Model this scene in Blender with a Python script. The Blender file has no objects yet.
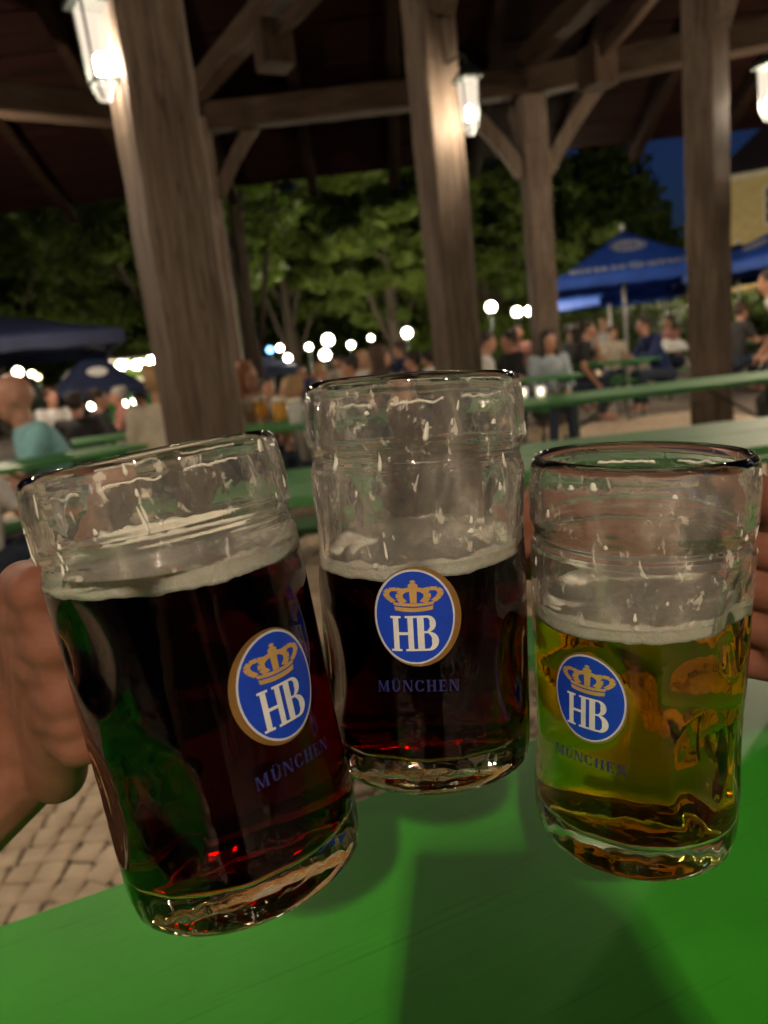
import bpy, bmesh, math, random
import numpy as np
from mathutils import Vector, Matrix, noise
R = math.radians; PI = math.pi
sc = bpy.context.scene
random.seed(7)

# ------------------------------------------------------------------ camera
F_PX = 740.0; PITCH = R(11.7); ROLL = R(6.3); CAM = Vector((0, 0, 1.11))
fw = Vector((0, math.cos(PITCH), -math.sin(PITCH)))
r0 = Vector((1, 0, 0)); u0 = Vector((0, math.sin(PITCH), math.cos(PITCH)))
rt = r0*math.cos(ROLL) - u0*math.sin(ROLL); up = u0*math.cos(ROLL) + r0*math.sin(ROLL)
cam = bpy.data.cameras.new('camera'); camo = bpy.data.objects.new('camera', cam)
sc.collection.objects.link(camo); sc.camera = camo
M3 = Matrix((rt, up, -fw)).transposed()
camo.matrix_world = Matrix.Translation(CAM) @ M3.to_4x4()
cam.sensor_fit = 'VERTICAL'; cam.sensor_height = 36.0; cam.lens = F_PX*36/1024
cam.clip_start = 0.02; cam.clip_end = 500
cam.dof.use_dof = True; cam.dof.focus_distance = 0.325; cam.dof.aperture_fstop = 9.0

def ray(x, y): return fw + rt*((x-384)/F_PX) - up*((y-512)/F_PX)
def at(x, y, Y):
    d = ray(x, y); return CAM + d*(Y/d.y)
def dep(x, y, D): return CAM + ray(x, y)*D
def onz(x, y, z):
    d = ray(x, y); return CAM + d*((z-CAM.z)/d.z)

# ------------------------------------------------------------------ world, exposure
w = bpy.data.worlds.new('World'); sc.world = w; w.use_nodes = True
nt = w.node_tree; bg = nt.nodes['Background']
sky = nt.nodes.new('ShaderNodeTexSky'); sky.sky_type = 'NISHITA'; sky.sun_disc = False
sky.sun_elevation = R(1.0); sky.sun_rotation = R(200); sky.altitude = 500
tint = nt.nodes.new('ShaderNodeMix'); tint.data_type = 'RGBA'; tint.blend_type = 'MULTIPLY'; tint.inputs[0].default_value = 1
nt.links.new(sky.outputs[0], tint.inputs[6]); tint.inputs[7].default_value = (.12, .26, 1.0, 1)   # late-dusk blue
nt.links.new(tint.outputs[2], bg.inputs[0]); bg.inputs[1].default_value = 0.013
sc.view_settings.view_transform = 'Standard'; sc.view_settings.look = 'None'
sc.view_settings.gamma = 1; sc.view_settings.exposure = 1.9
cy = sc.cycles
cy.use_denoising = True
try: cy.denoiser = 'OPENIMAGEDENOISE'
except Exception: pass
cy.max_bounces = 20; cy.transmission_bounces = 18; cy.transparent_max_bounces = 24
cy.diffuse_bounces = 3; cy.glossy_bounces = 6; cy.sample_clamp_indirect = 6; cy.sample_clamp_direct = 0
cy.caustics_refractive = True; cy.caustics_reflective = True; cy.blur_glossy = 0.3
cy.use_light_tree = True; cy.use_adaptive_sampling = True; cy.adaptive_threshold = 0.015

# ------------------------------------------------------------------ materials
def newmat(name):
    m = bpy.data.materials.new(name); m.use_nodes = True
    n = m.node_tree; return m, n, n.nodes['Principled BSDF']
def coords(n, scale=(1, 1, 1), kind='Object'):
    tc = n.nodes.new('ShaderNodeTexCoord'); mp = n.nodes.new('ShaderNodeMapping')
    n.links.new(tc.outputs[kind], mp.inputs[0]); mp.inputs['Scale'].default_value = scale
    return mp.outputs[0]
def noise_tex(n, vec, scale, detail=4, rough=.55, dist=0):
    t = n.nodes.new('ShaderNodeTexNoise'); t.inputs['Scale'].default_value = scale
    t.inputs['Detail'].default_value = detail; t.inputs['Roughness'].default_value = rough
    t.inputs['Distortion'].default_value = dist; n.links.new(vec, t.inputs['Vector']); return t.outputs[0]
def ramp(n, fac, stops):
    r = n.nodes.new('ShaderNodeValToRGB'); e = r.color_ramp.elements
    while len(e) < len(stops): e.new(0.5)
    for el, (p, c) in zip(e, stops):
        el.position = p; el.color = (*c, 1) if len(c) == 3 else c
    n.links.new(fac, r.inputs[0]); return r.outputs[0]
def bump(n, b, h, strength=.3, dist=.01):
    k = n.nodes.new('ShaderNodeBump'); k.inputs['Strength'].default_value = strength
    k.inputs['Distance'].default_value = dist; n.links.new(h, k.inputs['Height']); n.links.new(k.outputs[0], b.inputs['Normal'])
def var_mat(name, c1, c2, rough=.6, scale=8, stretch=(1, 1, 1), bmp=.2, bd=.005, metallic=0, spec=.5, detail=5, sss=0):
    m, n, b = newmat(name); v = coords(n, stretch)
    f = noise_tex(n, v, scale, detail)
    n.links.new(ramp(n, f, [(.3, c1), (.7, c2)]), b.inputs['Base Color'])
    b.inputs['Roughness'].default_value = rough; b.inputs['Metallic'].default_value = metallic
    b.inputs['Specular IOR Level'].default_value = spec
    if bmp: bump(n, b, noise_tex(n, v, scale*3, 6), bmp, bd)
    if sss:
        b.inputs['Subsurface Weight'].default_value = sss
        b.inputs['Subsurface Radius'].default_value = (.012, .004, .002); b.inputs['Subsurface Scale'].default_value = 1
    return m
def emit_mat(name, col, s):
    m, n, b = newmat(name); b.inputs['Base Color'].default_value = (*col, 1)
    b.inputs['Emission Color'].default_value = (*col, 1); b.inputs['Emission Strength'].default_value = s; return m

def wood_mat(name, c1, c2, c3, spec=.25):
    m, n, b = newmat(name); v = coords(n, (14, 14, .9)); v2 = coords(n, (1, 1, .35))
    g = noise_tex(n, v, 3.2, 8, .65, .6); big = noise_tex(n, v2, 3.5, 4)
    col = ramp(n, g, [(.25, c1), (.5, c2), (.75, c3)])
    mx = n.nodes.new('ShaderNodeMix'); mx.data_type = 'RGBA'; mx.blend_type = 'MULTIPLY'; mx.inputs[0].default_value = .75
    n.links.new(col, mx.inputs[6]); n.links.new(ramp(n, big, [(.3, (.45, .38, .34)), (.62, (1, 1, 1))]), mx.inputs[7])
    ck = noise_tex(n, coords(n, (9, 9, .42)), 2.1, 3, .5, .35); cr = ramp(n, ck, [(.485, (1, 1, 1)), (.499, (.28, .22, .18)), (.513, (1, 1, 1))])
    mk = n.nodes.new('ShaderNodeMix'); mk.data_type = 'RGBA'; mk.blend_type = 'MULTIPLY'; mk.inputs[0].default_value = .8
    n.links.new(mx.outputs[2], mk.inputs[6]); n.links.new(cr, mk.inputs[7])
    n.links.new(mk.outputs[2], b.inputs['Base Color']); b.inputs['Roughness'].default_value = .75
    b.inputs['Specular IOR Level'].default_value = spec
    bump(n, b, g, .6, .006); return m
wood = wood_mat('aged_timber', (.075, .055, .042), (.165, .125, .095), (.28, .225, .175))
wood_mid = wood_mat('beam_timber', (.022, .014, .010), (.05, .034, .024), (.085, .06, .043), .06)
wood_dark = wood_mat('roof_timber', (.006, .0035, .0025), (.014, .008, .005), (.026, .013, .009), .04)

def green_paint(name, base, rough=.38):
    m, n, b = newmat(name); v = coords(n, (1, 1, 1)); vs = coords(n, (1.2, 26, 10))
    f = noise_tex(n, v, 5, 6); g = noise_tex(n, vs, 4, 5)
    c1 = tuple(x*.72 for x in base); c2 = tuple(x*1.15 for x in base)
    vsc = coords(n, (.6, 30, 1)); sc_ = noise_tex(n, vsc, 9, 3, .5, 1.2); blot = noise_tex(n, v, 2.2, 3)
    mx = n.nodes.new('ShaderNodeMix'); mx.data_type = 'RGBA'; mx.blend_type = 'MULTIPLY'; mx.inputs[0].default_value = 1
    n.links.new(ramp(n, f, [(.3, c1), (.72, c2)]), mx.inputs[6]); n.links.new(ramp(n, sc_, [(.30, (.72, .78, .7)), (.40, (1, 1, 1)), (.70, (1, 1, 1)), (.76, (1.0, .92, .9))]), mx.inputs[7])
    mx2 = n.nodes.new('ShaderNodeMix'); mx2.data_type = 'RGBA'; mx2.blend_type = 'MULTIPLY'; mx2.inputs[0].default_value = .6
    n.links.new(mx.outputs[2], mx2.inputs[6]); n.links.new(ramp(n, blot, [(.35, (.62, .7, .6)), (.6, (1, 1, 1))]), mx2.inputs[7]); n.links.new(mx2.outputs[2], b.inputs['Base Color'])
    rr = n.nodes.new('ShaderNodeMapRange'); rr.inputs[3].default_value = rough-.08; rr.inputs[4].default_value = rough+.18
    n.links.new(f, rr.inputs[0]); n.links.new(rr.outputs[0], b.inputs['Roughness'])
    bump(n, b, g, .12, .002); return m
green = green_paint('green_table_paint', (.036, .36, .014), .40)
green_far = green_paint('green_bench_paint', (.07, .27, .075), .5)
steel = var_mat('dark_green_steel', (.012, .03, .018), (.03, .06, .035), .45, 20, metallic=.3, bmp=.1)
pole_white = var_mat('pale_pole_metal', (.5, .5, .48), (.7, .7, .66), .35, 10, bmp=.05)
dark_metal = var_mat('lantern_metal', (.02, .03, .028), (.05, .06, .055), .4, 30, metallic=.6, bmp=.1)

def skin_mat(name, c1, c2):
    m, n, b = newmat(name); v = coords(n)
    f = noise_tex(n, v, 38, 5); fine = noise_tex(n, v, 420, 6, .7)
    n.links.new(ramp(n, f, [(.3, c1), (.7, c2)]), b.inputs['Base Color'])
    b.inputs['Roughness'].default_value = .62; b.inputs['Specular IOR Level'].default_value = .22
    b.inputs['Subsurface Weight'].default_value = .25; b.inputs['Subsurface Radius'].default_value = (.010, .0035, .0018)
    b.inputs['Subsurface Scale'].default_value = .6
    bump(n, b, fine, .25, .0012); return m
skin = skin_mat('hand_skin', (.17, .062, .038), (.27, .112, .072))
skin_bg = var_mat('face_skin', (.42, .2, .13), (.55, .3, .21), .5, 14, bmp=0)
nail_m = var_mat('nail', (.6, .34, .28), (.68, .42, .35), .25, 60, bmp=0)

def glass_mat(name='clear_glass', ior=1.5):
    m, n, b = newmat(name); b.inputs['Base Color'].default_value = (.97, .985, .97, 1)
    b.inputs['Transmission Weight'].default_value = 1; b.inputs['Roughness'].default_value = 0.0
    b.inputs['IOR'].default_value = ior
    bump(n, b, noise_tex(n, coords(n), 55, 2), .07, .004); return m
glass = glass_mat(); glass_wet = glass_mat('glass_against_beer', 1.5/1.34)
def beer_mat(name, absorb):
    m, n, b = newmat(name); n.nodes.remove(b)
    g = n.nodes.new('ShaderNodeBsdfRefraction'); gl = n.nodes.new('ShaderNodeBsdfGlass')
    n.nodes.remove(g); gl.inputs['IOR'].default_value = 1.34; gl.inputs['Roughness'].default_value = 0
    out = n.nodes['Material Output']; at_ = n.nodes.new('ShaderNodeAttribute'); at_.attribute_name = 'lid'; tr = n.nodes.new('ShaderNodeBsdfTransparent'); mx = n.nodes.new('ShaderNodeMixShader')
    n.links.new(at_.outputs['Fac'], mx.inputs[0]); n.links.new(tr.outputs[0], mx.inputs[1]); n.links.new(gl.outputs[0], mx.inputs[2]); n.links.new(mx.outputs[0], out.inputs['Surface'])
    va = n.nodes.new('ShaderNodeVolumeAbsorption'); d = max(absorb)
    va.inputs['Density'].default_value = d; va.inputs['Color'].default_value = (*[1-a/d for a in absorb], 1)
    n.links.new(va.outputs[0], out.inputs['Volume']); return m
dark_beer = beer_mat('dark_beer', (38, 270, 600))
pale_beer = beer_mat('pale_beer', (.2, 9.0, 90))
foam_m = var_mat('beer_foam', (.80, .73, .60), (.92, .87, .76), .7, 160, bmp=.5, bd=.002, sss=.2)
def film_mat():
    m, n, b = newmat('foam_residue'); b.inputs['Base Color'].default_value = (.82, .76, .66, 1); b.inputs['Roughness'].default_value = .6
    tr = n.nodes.new('ShaderNodeBsdfTransparent'); mx = n.nodes.new('ShaderNodeMixShader')
    v = coords(n, (1, 1, .45)); big = noise_tex(n, v, 42, 5, .6, .8); v2 = coords(n, (1, 1, .6)); sm = noise_tex(n, v2, 160, 5, .65, .5)
    a = ramp(n, big, [(.36, (.06,)*3), (.56, (.16,)*3), (.74, (.45,)*3)])
    s = ramp(n, sm, [(.60, (0,)*3), (.66, (.40,)*3)])
    ad = n.nodes.new('ShaderNodeMath'); ad.operation = 'ADD'; ad.use_clamp = True
    n.links.new(a, ad.inputs[0]); n.links.new(s, ad.inputs[1])
    n.links.new(ad.outputs[0], mx.inputs[0]); n.links.new(tr.outputs[0], mx.inputs[1]); n.links.new(b.outputs[0], mx.inputs[2])
    n.links.new(mx.outputs[0], n.nodes['Material Output'].inputs['Surface']); return m
film = film_mat()
def flat_mat(name, c, rough=.4, metal=0):
    m, n, b = newmat(name); v = coords(n)
    n.links.new(ramp(n, noise_tex(n, v, 120, 4), [(.3, tuple(x*.85 for x in c)), (.7, c)]), b.inputs['Base Color'])
    b.inputs['Roughness'].default_value = rough; b.inputs['Metallic'].default_value = metal; return m
blue_m = flat_mat('enamel_blue', (.012, .055, .50), .35)
white_m = flat_mat('enamel_white', (.72, .72, .70), .4)
silver_m = flat_mat('silver_ring', (.60, .62, .72), .4, .1)
gold_m = flat_mat('gold_band', (.60, .33, .10), .32, .75)
goldl_m = flat_mat('gold_crown', (.85, .52, .17), .32, .45)
ink_m = flat_mat('dark_blue_ink', (.02, .025, .14), .4)

# ------------------------------------------------------------------ helpers
def link(o): sc.collection.objects.link(o); return o
def tag(o, label=None, cat=None, group=None, kind=None):
    if label: o['label'] = label
    if cat: o['category'] = cat
    if group: o['group'] = group
    if kind: o['kind'] = kind
    return o
def empty(name, loc=(0, 0, 0), rz=0):
    o = link(bpy.data.objects.new(name, None)); o.location = loc; o.rotation_euler = (0, 0, rz); o.empty_display_size = .1; return o
def mesh_obj(name, verts, faces, m, parent=None, smooth=False):
    me = bpy.data.meshes.new(name); me.from_pydata([tuple(v) for v in verts], [], faces); me.update()
    o = link(bpy.data.objects.new(name, me))
    if m: me.materials.append(m)
    if smooth: me.polygons.foreach_set('use_smooth', [True]*len(me.polygons))
    if parent: o.parent = parent
    return o
def bm_obj(name, bm, m, parent=None, smooth=False):
    me = bpy.data.meshes.new(name); bm.normal_update(); bm.to_mesh(me); bm.free()
    o = link(bpy.data.objects.new(name, me)); me.materials.append(m)
    if smooth: me.polygons.foreach_set('use_smooth', [True]*len(me.polygons))
    if parent: o.parent = parent
    return o
def box(bm, c, s, rz=0, bev=0, mat=None):
    g = bmesh.ops.create_cube(bm, size=1); vs = g['verts']
    bmesh.ops.scale(bm, vec=s, verts=vs)
    if bev:
        es = list({e for v in vs for e in v.link_edges})
        r = bmesh.ops.bevel(bm, geom=es, offset=bev, segments=2, affect='EDGES'); vs = list({v for f in r['faces'] for v in f.verts} | {v for v in vs if v.is_valid})
    T = (mat if mat else Matrix.Translation(c) @ Matrix.Rotation(rz, 4, 'Z'))
    bmesh.ops.transform(bm, matrix=T, verts=vs)
def zmat(p0, p1):
    p0, p1 = Vector(p0), Vector(p1); d = (p1-p0)
    return Matrix.Translation((p0+p1)/2) @ d.to_track_quat('Z', 'Y').to_matrix().to_4x4(), d.length
def tube(bm, pts, rad, seg=10, cap=True):
    pts = [Vector(p) for p in pts]; rings = []
    rads = rad if isinstance(rad, (list, tuple)) else [rad]*len(pts)
    prev = None
    for i, p in enumerate(pts):
        t = (pts[min(i+1, len(pts)-1)]-pts[max(i-1, 0)]).normalized()
        if prev is None: a = t.orthogonal().normalized()
        else: a = (prev - t*prev.dot(t)).normalized()
        prev = a; b = t.cross(a)
        rings.append([bm.verts.new(p + (a*math.cos(2*PI*k/seg)+b*math.sin(2*PI*k/seg))*rads[i]) for k in range(seg)])
    for i in range(len(rings)-1):
        for k in range(seg):
            bm.faces.new((rings[i][k], rings[i][(k+1) % seg], rings[i+1][(k+1) % seg], rings[i+1][k]))
    if cap:
        bm.faces.new(rings[0][::-1]); bm.faces.new(rings[-1])
def capsule(bm, p0, p1, ra, rb, seg=14, flat=None):
    """tapered capsule; flat=(axis vector, factor) squashes it"""
    p0, p1 = Vector(p0), Vector(p1); d = p1-p0; L = d.length
    if L < 1e-6: d = Vector((0, 0, 1e-4)); L = 1e-4
    t = d/L; a = t.orthogonal().normalized(); b = t.cross(a)
    if flat:
        ax = Vector(flat[0]).normalized(); ax = (ax - t*ax.dot(t)).normalized(); a = ax; b = t.cross(a)
    fa = flat[1] if flat else 1
    prof = [(-math.cos(x)*ra, math.sin(x)*ra) for x in [PI/2*i/5 for i in range(1, 6)]]
    prof += [(L+math.sin(x)*rb, math.cos(x)*rb) for x in [PI/2*i/5 for i in range(0, 5)]]
    rings = [[bm.verts.new(p0+t*h+(a*math.cos(2*PI*k/seg)*fa+b*math.sin(2*PI*k/seg))*r) for k in range(seg)] for h, r in prof]
    e0 = bm.verts.new(p0-t*ra); e1 = bm.verts.new(p1+t*rb)
    for i in range(len(rings)-1):
        for k in range(seg): bm.faces.new((rings[i][k], rings[i][(k+1) % seg], rings[i+1][(k+1) % seg], rings[i+1][k]))
    for k in range(seg):
        bm.faces.new((e0, rings[0][(k+1) % seg], rings[0][k])); bm.faces.new((e1, rings[-1][k], rings[-1][(k+1) % seg]))
def ellipsoid(bm, c, s, rot=None, seg=18):
    g = bmesh.ops.create_uvsphere(bm, u_segments=seg, v_segments=seg//2+2, radius=1)
    T = Matrix.Translation(c) @ (rot.to_4x4() if rot else Matrix.Identity(4)) @ Matrix.Diagonal((*s, 1))
    bmesh.ops.transform(bm, matrix=T, verts=g['verts'])
def remesh(name, bm, m, voxel, parent=None, smooth=4, fac=.5):
    o = bm_obj(name, bm, m, None)
    md = o.modifiers.new('r', 'REMESH'); md.mode = 'VOXEL'; md.voxel_size = voxel
    if smooth: s = o.modifiers.new('s', 'SMOOTH'); s.iterations = smooth; s.factor = fac
    dg = bpy.context.evaluated_depsgraph_get(); me = bpy.data.meshes.new_from_object(o.evaluated_get(dg))
    o.modifiers.clear(); old = o.data; o.data = me; bpy.data.meshes.remove(old); me.name = name
    if not me.materials: me.materials.append(m)
    me.polygons.foreach_set('use_smooth', [True]*len(me.polygons))
    if parent: o.parent = parent
    return o

# ------------------------------------------------------------------ ground
gm, n, b = newmat('paved_ground'); v = coords(n)
vo = n.nodes.new('ShaderNodeTexVoronoi'); vo.inputs['Scale'].default_value = 12; vo.feature = 'DISTANCE_TO_EDGE'; n.links.new(v, vo.inputs['Vector'])
f = noise_tex(n, v, 1.3, 6)
mx = n.nodes.new('ShaderNodeMix'); mx.data_type = 'RGBA'
n.links.new(ramp(n, vo.outputs[0], [(.03, (0,)*3), (.1, (1,)*3)]), mx.inputs[0]); mx.inputs[6].default_value = (.07, .055, .045, 1)
n.links.new(ramp(n, f, [(.3, (.20, .15, .12)), (.7, (.33, .26, .21))]), mx.inputs[7])
n.links.new(mx.outputs[2], b.inputs['Base Color']); b.inputs['Roughness'].default_value = .85
bm = bmesh.new(); bmesh.ops.create_grid(bm, x_segments=2, y_segments=2, size=220)
tag(bm_obj('ground', bm, gm), kind='structure')
sett = var_mat('granite_sett', (.46, .35, .24), (.70, .57, .42), .75, 9, bmp=.5, bd=.006)
def build_setts():
    # segmental arcs of small granite setts: each stone a bevelled block bedded in sandy joints
    V = []; Fc = []
    seg_w = .95; rad = .70; half = math.asin(seg_w/2/rad); s = .068; gap = .010
    ncols = int(2*half*rad/s)
    x0, x1, y0, y1 = -4.5, 4.5, .45, 9.5
    col = int(x0/seg_w)-1
    while col*seg_w < x1:
        cx = col*seg_w
        y = y0-.8
        while y < y1:
            for k in range(ncols):
                a = -half + (k+.5)*2*half/ncols; da = half/ncols - gap/2/rad
                px = cx + math.sin(a)*rad; py = y + math.cos(a)*rad - rad*math.cos(half)
                if py > y1 or py < y0: continue
                h = .012+random.random()*.007; j = lambda q: (random.random()-.5)*q
                r_in, r_out = rad-s/2+gap/2, rad+s/2-gap/2
                base = len(V); ring = []
                for (aa, rr) in ((a-da, r_in), (a+da, r_in), (a+da, r_out), (a-da, r_out)):
                    ring.append((cx+math.sin(aa)*rr+j(.010), y+math.cos(aa)*rr-rad*math.cos(half)+j(.010)))
                mxx = sum(p[0] for p in ring)/4; myy = sum(p[1] for p in ring)/4
                for f_, z in ((1.0, 0.001), (1.0, h*.55), (.88, h*.92), (.6, h)):
                    for p in ring: V.append((mxx+(p[0]-mxx)*f_, myy+(p[1]-myy)*f_, z+j(.002) if z > .002 else z))
                for lv in range(3):
                    for q in range(4):
                        Fc.append((base+lv*4+q, base+lv*4+(q+1) % 4, base+lv*4+4+(q+1) % 4, base+lv*4+4+q))
                Fc.append((base+12, base+13, base+14, base+15))
            y += s*1.02
        col += 1
    o = mesh_obj('cobblestone_paving', V, Fc, sett, smooth=True); tag(o, kind='structure')
build_setts()

# ------------------------------------------------------------------ pavilion
pav = empty('pavilion', (2.0, 4.0, 0))
tag(pav, 'open timber pavilion with squared posts, curved braces and dark boarded roof', 'pavilion')
def beam(name, p0, p1, w_, h_, m=wood, parent=pav, bev=.014, jit=.0035, seg=14, spin=0):
    T, L = zmat(p0, p1); T = T @ Matrix.Rotation(spin, 4, 'Z')
    bm = bmesh.new(); rings = []
    c = [(-1, -1), (1, -1), (1, 1), (-1, 1)]; bx, by = w_/2, h_/2
    sec = []
    for sx, sy in c:
        if sx*sy > 0: sec += [(sx*bx, sy*(by-bev)), (sx*(bx-bev), sy*by)]
        else: sec += [(sx*(bx-bev), sy*by), (sx*bx, sy*(by-bev))]
    rr = random.Random(hash((round(L, 3), round(w_, 3))) % 9999)
    for i in range(seg+1):
        z = -L/2+L*i/seg; dx, dy = (rr.random()-.5)*jit*2, (rr.random()-.5)*jit*2
        rings.append([bm.verts.new((x+dx+(rr.random()-.5)*jit, y+dy+(rr.random()-.5)*jit, z)) for x, y in sec])
    n_ = len(sec)
    for i in range(seg):
        for k in range(n_): bm.faces.new((rings[i][k], rings[i][(k+1) % n_], rings[i+1][(k+1) % n_], rings[i+1][k]))
    bm.faces.new(rings[0][::-1]); bm.faces.new(rings[-1])
    bmesh.ops.recalc_face_normals(bm, faces=bm.faces)
    o = bm_obj(name, bm, m, None); 
    if parent:
        o.parent = parent; o.matrix_basis = Matrix.Translation(-world_loc(parent)) @ T
    else: o.matrix_world = T
    return o
def world_loc(o):
    v = Vector(o.location)
    if o.parent: v = v + world_loc(o.parent)
    return v
BZ = 3.88
def post(x, y, s, spin, braces=(), name='timber_post', top=BZ-.12):
    # parent empty-free: the post mesh is a part, its braces are sub-parts
    o = beam(name, (x, y, 0), (x, y, top), s, s, spin=spin, seg=24, bev=.02)
    for (dx, dy, drop, reach, th) in braces:
        d = Vector((dx, dy, 0)).normalized()
        pts = []
        p0 = Vector((x, y, top-drop)) + d*s*.45; p1 = Vector((x, y, top+.02)) + d*reach
        bm = bmesh.new(); mid = (p0+p1)/2 + d*(-.05*reach) + Vector((0, 0, .06*drop))
        side = Vector((-d.y, d.x, 0))*th/2; N = 8; rings = []
        for i in range(N+1):
            t = i/N; p = p0*(1-t)**2+mid*2*t*(1-t)+p1*t*t; tg = ((mid-p0)*(1-t)+(p1-mid)*t).normalized()
            nrm = tg.cross(Vector((-d.y, d.x, 0))).normalized()*th*.6
            rings.append([bm.verts.new(q) for q in (p-side-nrm, p+side-nrm, p+side+nrm, p-side+nrm)])
        for i in range(N):
            for k in range(4): bm.faces.new((rings[i][k], rings[i][(k+1) % 4], rings[i+1][(k+1) % 4], rings[i+1][k]))
        bm.faces.new(rings[0][::-1]); bm.faces.new(rings[-1]); bmesh.ops.recalc_face_normals(bm, faces=bm.faces)
        c0 = (p0+p1)/2; bmesh.ops.translate(bm, vec=-c0, verts=bm.verts)
        b_ = bm_obj('brace', bm, wood); b_.parent = o
        b_.matrix_basis = Matrix.Translation(Vector((x, y, top/2))).inverted() @ Matrix.Translation(c0) if spin == 0 else (Matrix.Translation(Vector((x, y, top/2))) @ Matrix.Rotation(spin, 4, 'Z')).inverted() @ Matrix.Translation(c0)
    # plinth stone
    bm = bmesh.new(); box(bm, (0, 0, 0), (s+.1, s+.1, .09), 0, .012)
    pl = bm_obj('plinth', bm, sett); pl.parent = o; pl.matrix_basis = Matrix.Translation((0, 0, -top/2+.045))
    return o
P1 = at(204, 425, 3.2); P2 = at(458, 365, 5.0); P3 = at(711, 380, 5.8); P4 = at(545, 335, 9.0); P5 = at(237, 400, 9.0)
P6 = Vector((5.6, 8.0, 0)); P0 = Vector((-4.2, 7.2, 0))
post(P1.x, P1.y, .27, R(33), top=4.5)
d25 = Vector((P5.x-P2.x, P5.y-P2.y, 0)).normalized(); d34 = Vector((P4.x-P3.x, P4.y-P3.y, 0)).normalized()
post(P2.x, P2.y, .25, R(24), [(d25.x, d25.y, .75, .75, .13)], top=BZ-.05)
post(P3.x, P3.y, .24, R(32), [(d34.x, d34.y, .75, .75, .14)], top=BZ-.02)
post(P4.x, P4.y, .28, R(4), [(-1, 0, .8, .75, .13), (1, -.1, .8, .75, .13), (d34.x*-1, d34.y*-1, .6, .5, .13)])
post(P5.x, P5.y, .28, R(4), [(1, 0, .95, .55, .15), (-1, -.3, .8, .7, .13)], top=BZ+.02)
post(P6.x, P6.y, .28, R(-12)); post(P0.x, P0.y, .28, R(20))
# posts behind the viewer that carry the near lanterns
P7 = Vector((-.4, -2.55, 0)); P8 = Vector((2.0, -2.0, 0)); P9 = Vector((-4.2, 2.9, 0))
post(P7.x, P7.y, .27, R(20), top=4.5); post(P8.x, P8.y, .27, R(-20), top=4.5)
post(P9.x, P9.y, .27, R(12), top=4.5); post(3.9, 3.4, .27, R(-8), top=4.5)
def plate(a, b_, z, w_=.24, h_=.28, ext=.25):
    a = Vector((a.x, a.y, z)); b_ = Vector((b_.x, b_.y, z)); d = (b_-a).normalized()
    T, L = zmat(a-d*ext, b_+d*ext)
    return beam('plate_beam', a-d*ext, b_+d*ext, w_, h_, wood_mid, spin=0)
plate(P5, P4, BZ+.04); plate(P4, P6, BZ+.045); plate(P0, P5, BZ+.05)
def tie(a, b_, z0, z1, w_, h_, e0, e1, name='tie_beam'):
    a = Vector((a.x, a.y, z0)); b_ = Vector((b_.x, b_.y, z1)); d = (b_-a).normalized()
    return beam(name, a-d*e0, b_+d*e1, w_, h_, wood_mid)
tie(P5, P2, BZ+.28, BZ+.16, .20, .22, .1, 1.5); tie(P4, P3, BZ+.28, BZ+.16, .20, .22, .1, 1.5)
# lower twin beams with blocky pendant ends
for (px, py, Y, tgt, sh) in ((273, 46, 6.9, P2, (.30, 0)), (597, 68, 7.6, P3, (-.0, .3))):
    e = at(px, py, Y); t = Vector((tgt.x+.25, tgt.y, BZ+.08)); d = (t-e).normalized()
    beam('tie_beam', e+Vector((0, 0, .06)), t+d*.9, .09, .12, wood_mid)
    k = beam('pendant_block', e+Vector((0, 0, -.17)), e+Vector((0, 0, .17)), .27, .27, wood_mid, spin=R(25), seg=4)
# roof: two boarded slopes over the posts, rafters under them
def roof():
    ridge_y, ridge_z, eave_y, eave_z = .5, 8.2, 10.9, 3.62
    bmv = bmesh.new()
    for sy in (1, -1):
        ey = ridge_y + sy*(eave_y-ridge_y); nb = 46
        for i in range(nb):
            t0, t1 = i/nb, (i+1)/nb-.0012
            ya, yb = ridge_y+(ey-ridge_y)*t0, ridge_y+(ey-ridge_y)*t1
            za, zb = ridge_z+(eave_z-ridge_z)*t0, ridge_z+(eave_z-ridge_z)*t1
            dz = (i % 2)*.006
            T, L = zmat((1.2, ya, za+dz), (1.2, yb, zb+dz))
            g = bmesh.ops.create_cube(bmv, size=1)
            bmesh.ops.transform(bmv, matrix=Matrix.Translation((1.2, (ya+yb)/2, (za+zb)/2+dz)) @ Matrix.Rotation(math.atan2(zb-za, yb-ya), 4, 'X') @ Matrix.Diagonal((17.5, math.hypot(yb-ya, zb-za), .03, 1)), verts=g['verts'])
    bmesh.ops.translate(bmv, vec=-Vector(pav.location), verts=bmv.verts)
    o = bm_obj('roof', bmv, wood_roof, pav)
    for i in range(16):
        x = -7.2+i*1.12
        for sy in (1, -1):
            ey = ridge_y+sy*(eave_y+.1-ridge_y)
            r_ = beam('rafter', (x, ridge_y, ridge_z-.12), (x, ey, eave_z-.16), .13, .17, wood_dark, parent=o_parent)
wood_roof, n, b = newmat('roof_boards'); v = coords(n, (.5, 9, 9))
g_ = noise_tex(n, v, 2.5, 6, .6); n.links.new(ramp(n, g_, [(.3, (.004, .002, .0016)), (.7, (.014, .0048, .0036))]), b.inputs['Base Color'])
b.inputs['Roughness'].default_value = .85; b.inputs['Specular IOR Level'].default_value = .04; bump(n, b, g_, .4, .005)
o_parent = pav
roof()

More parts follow.
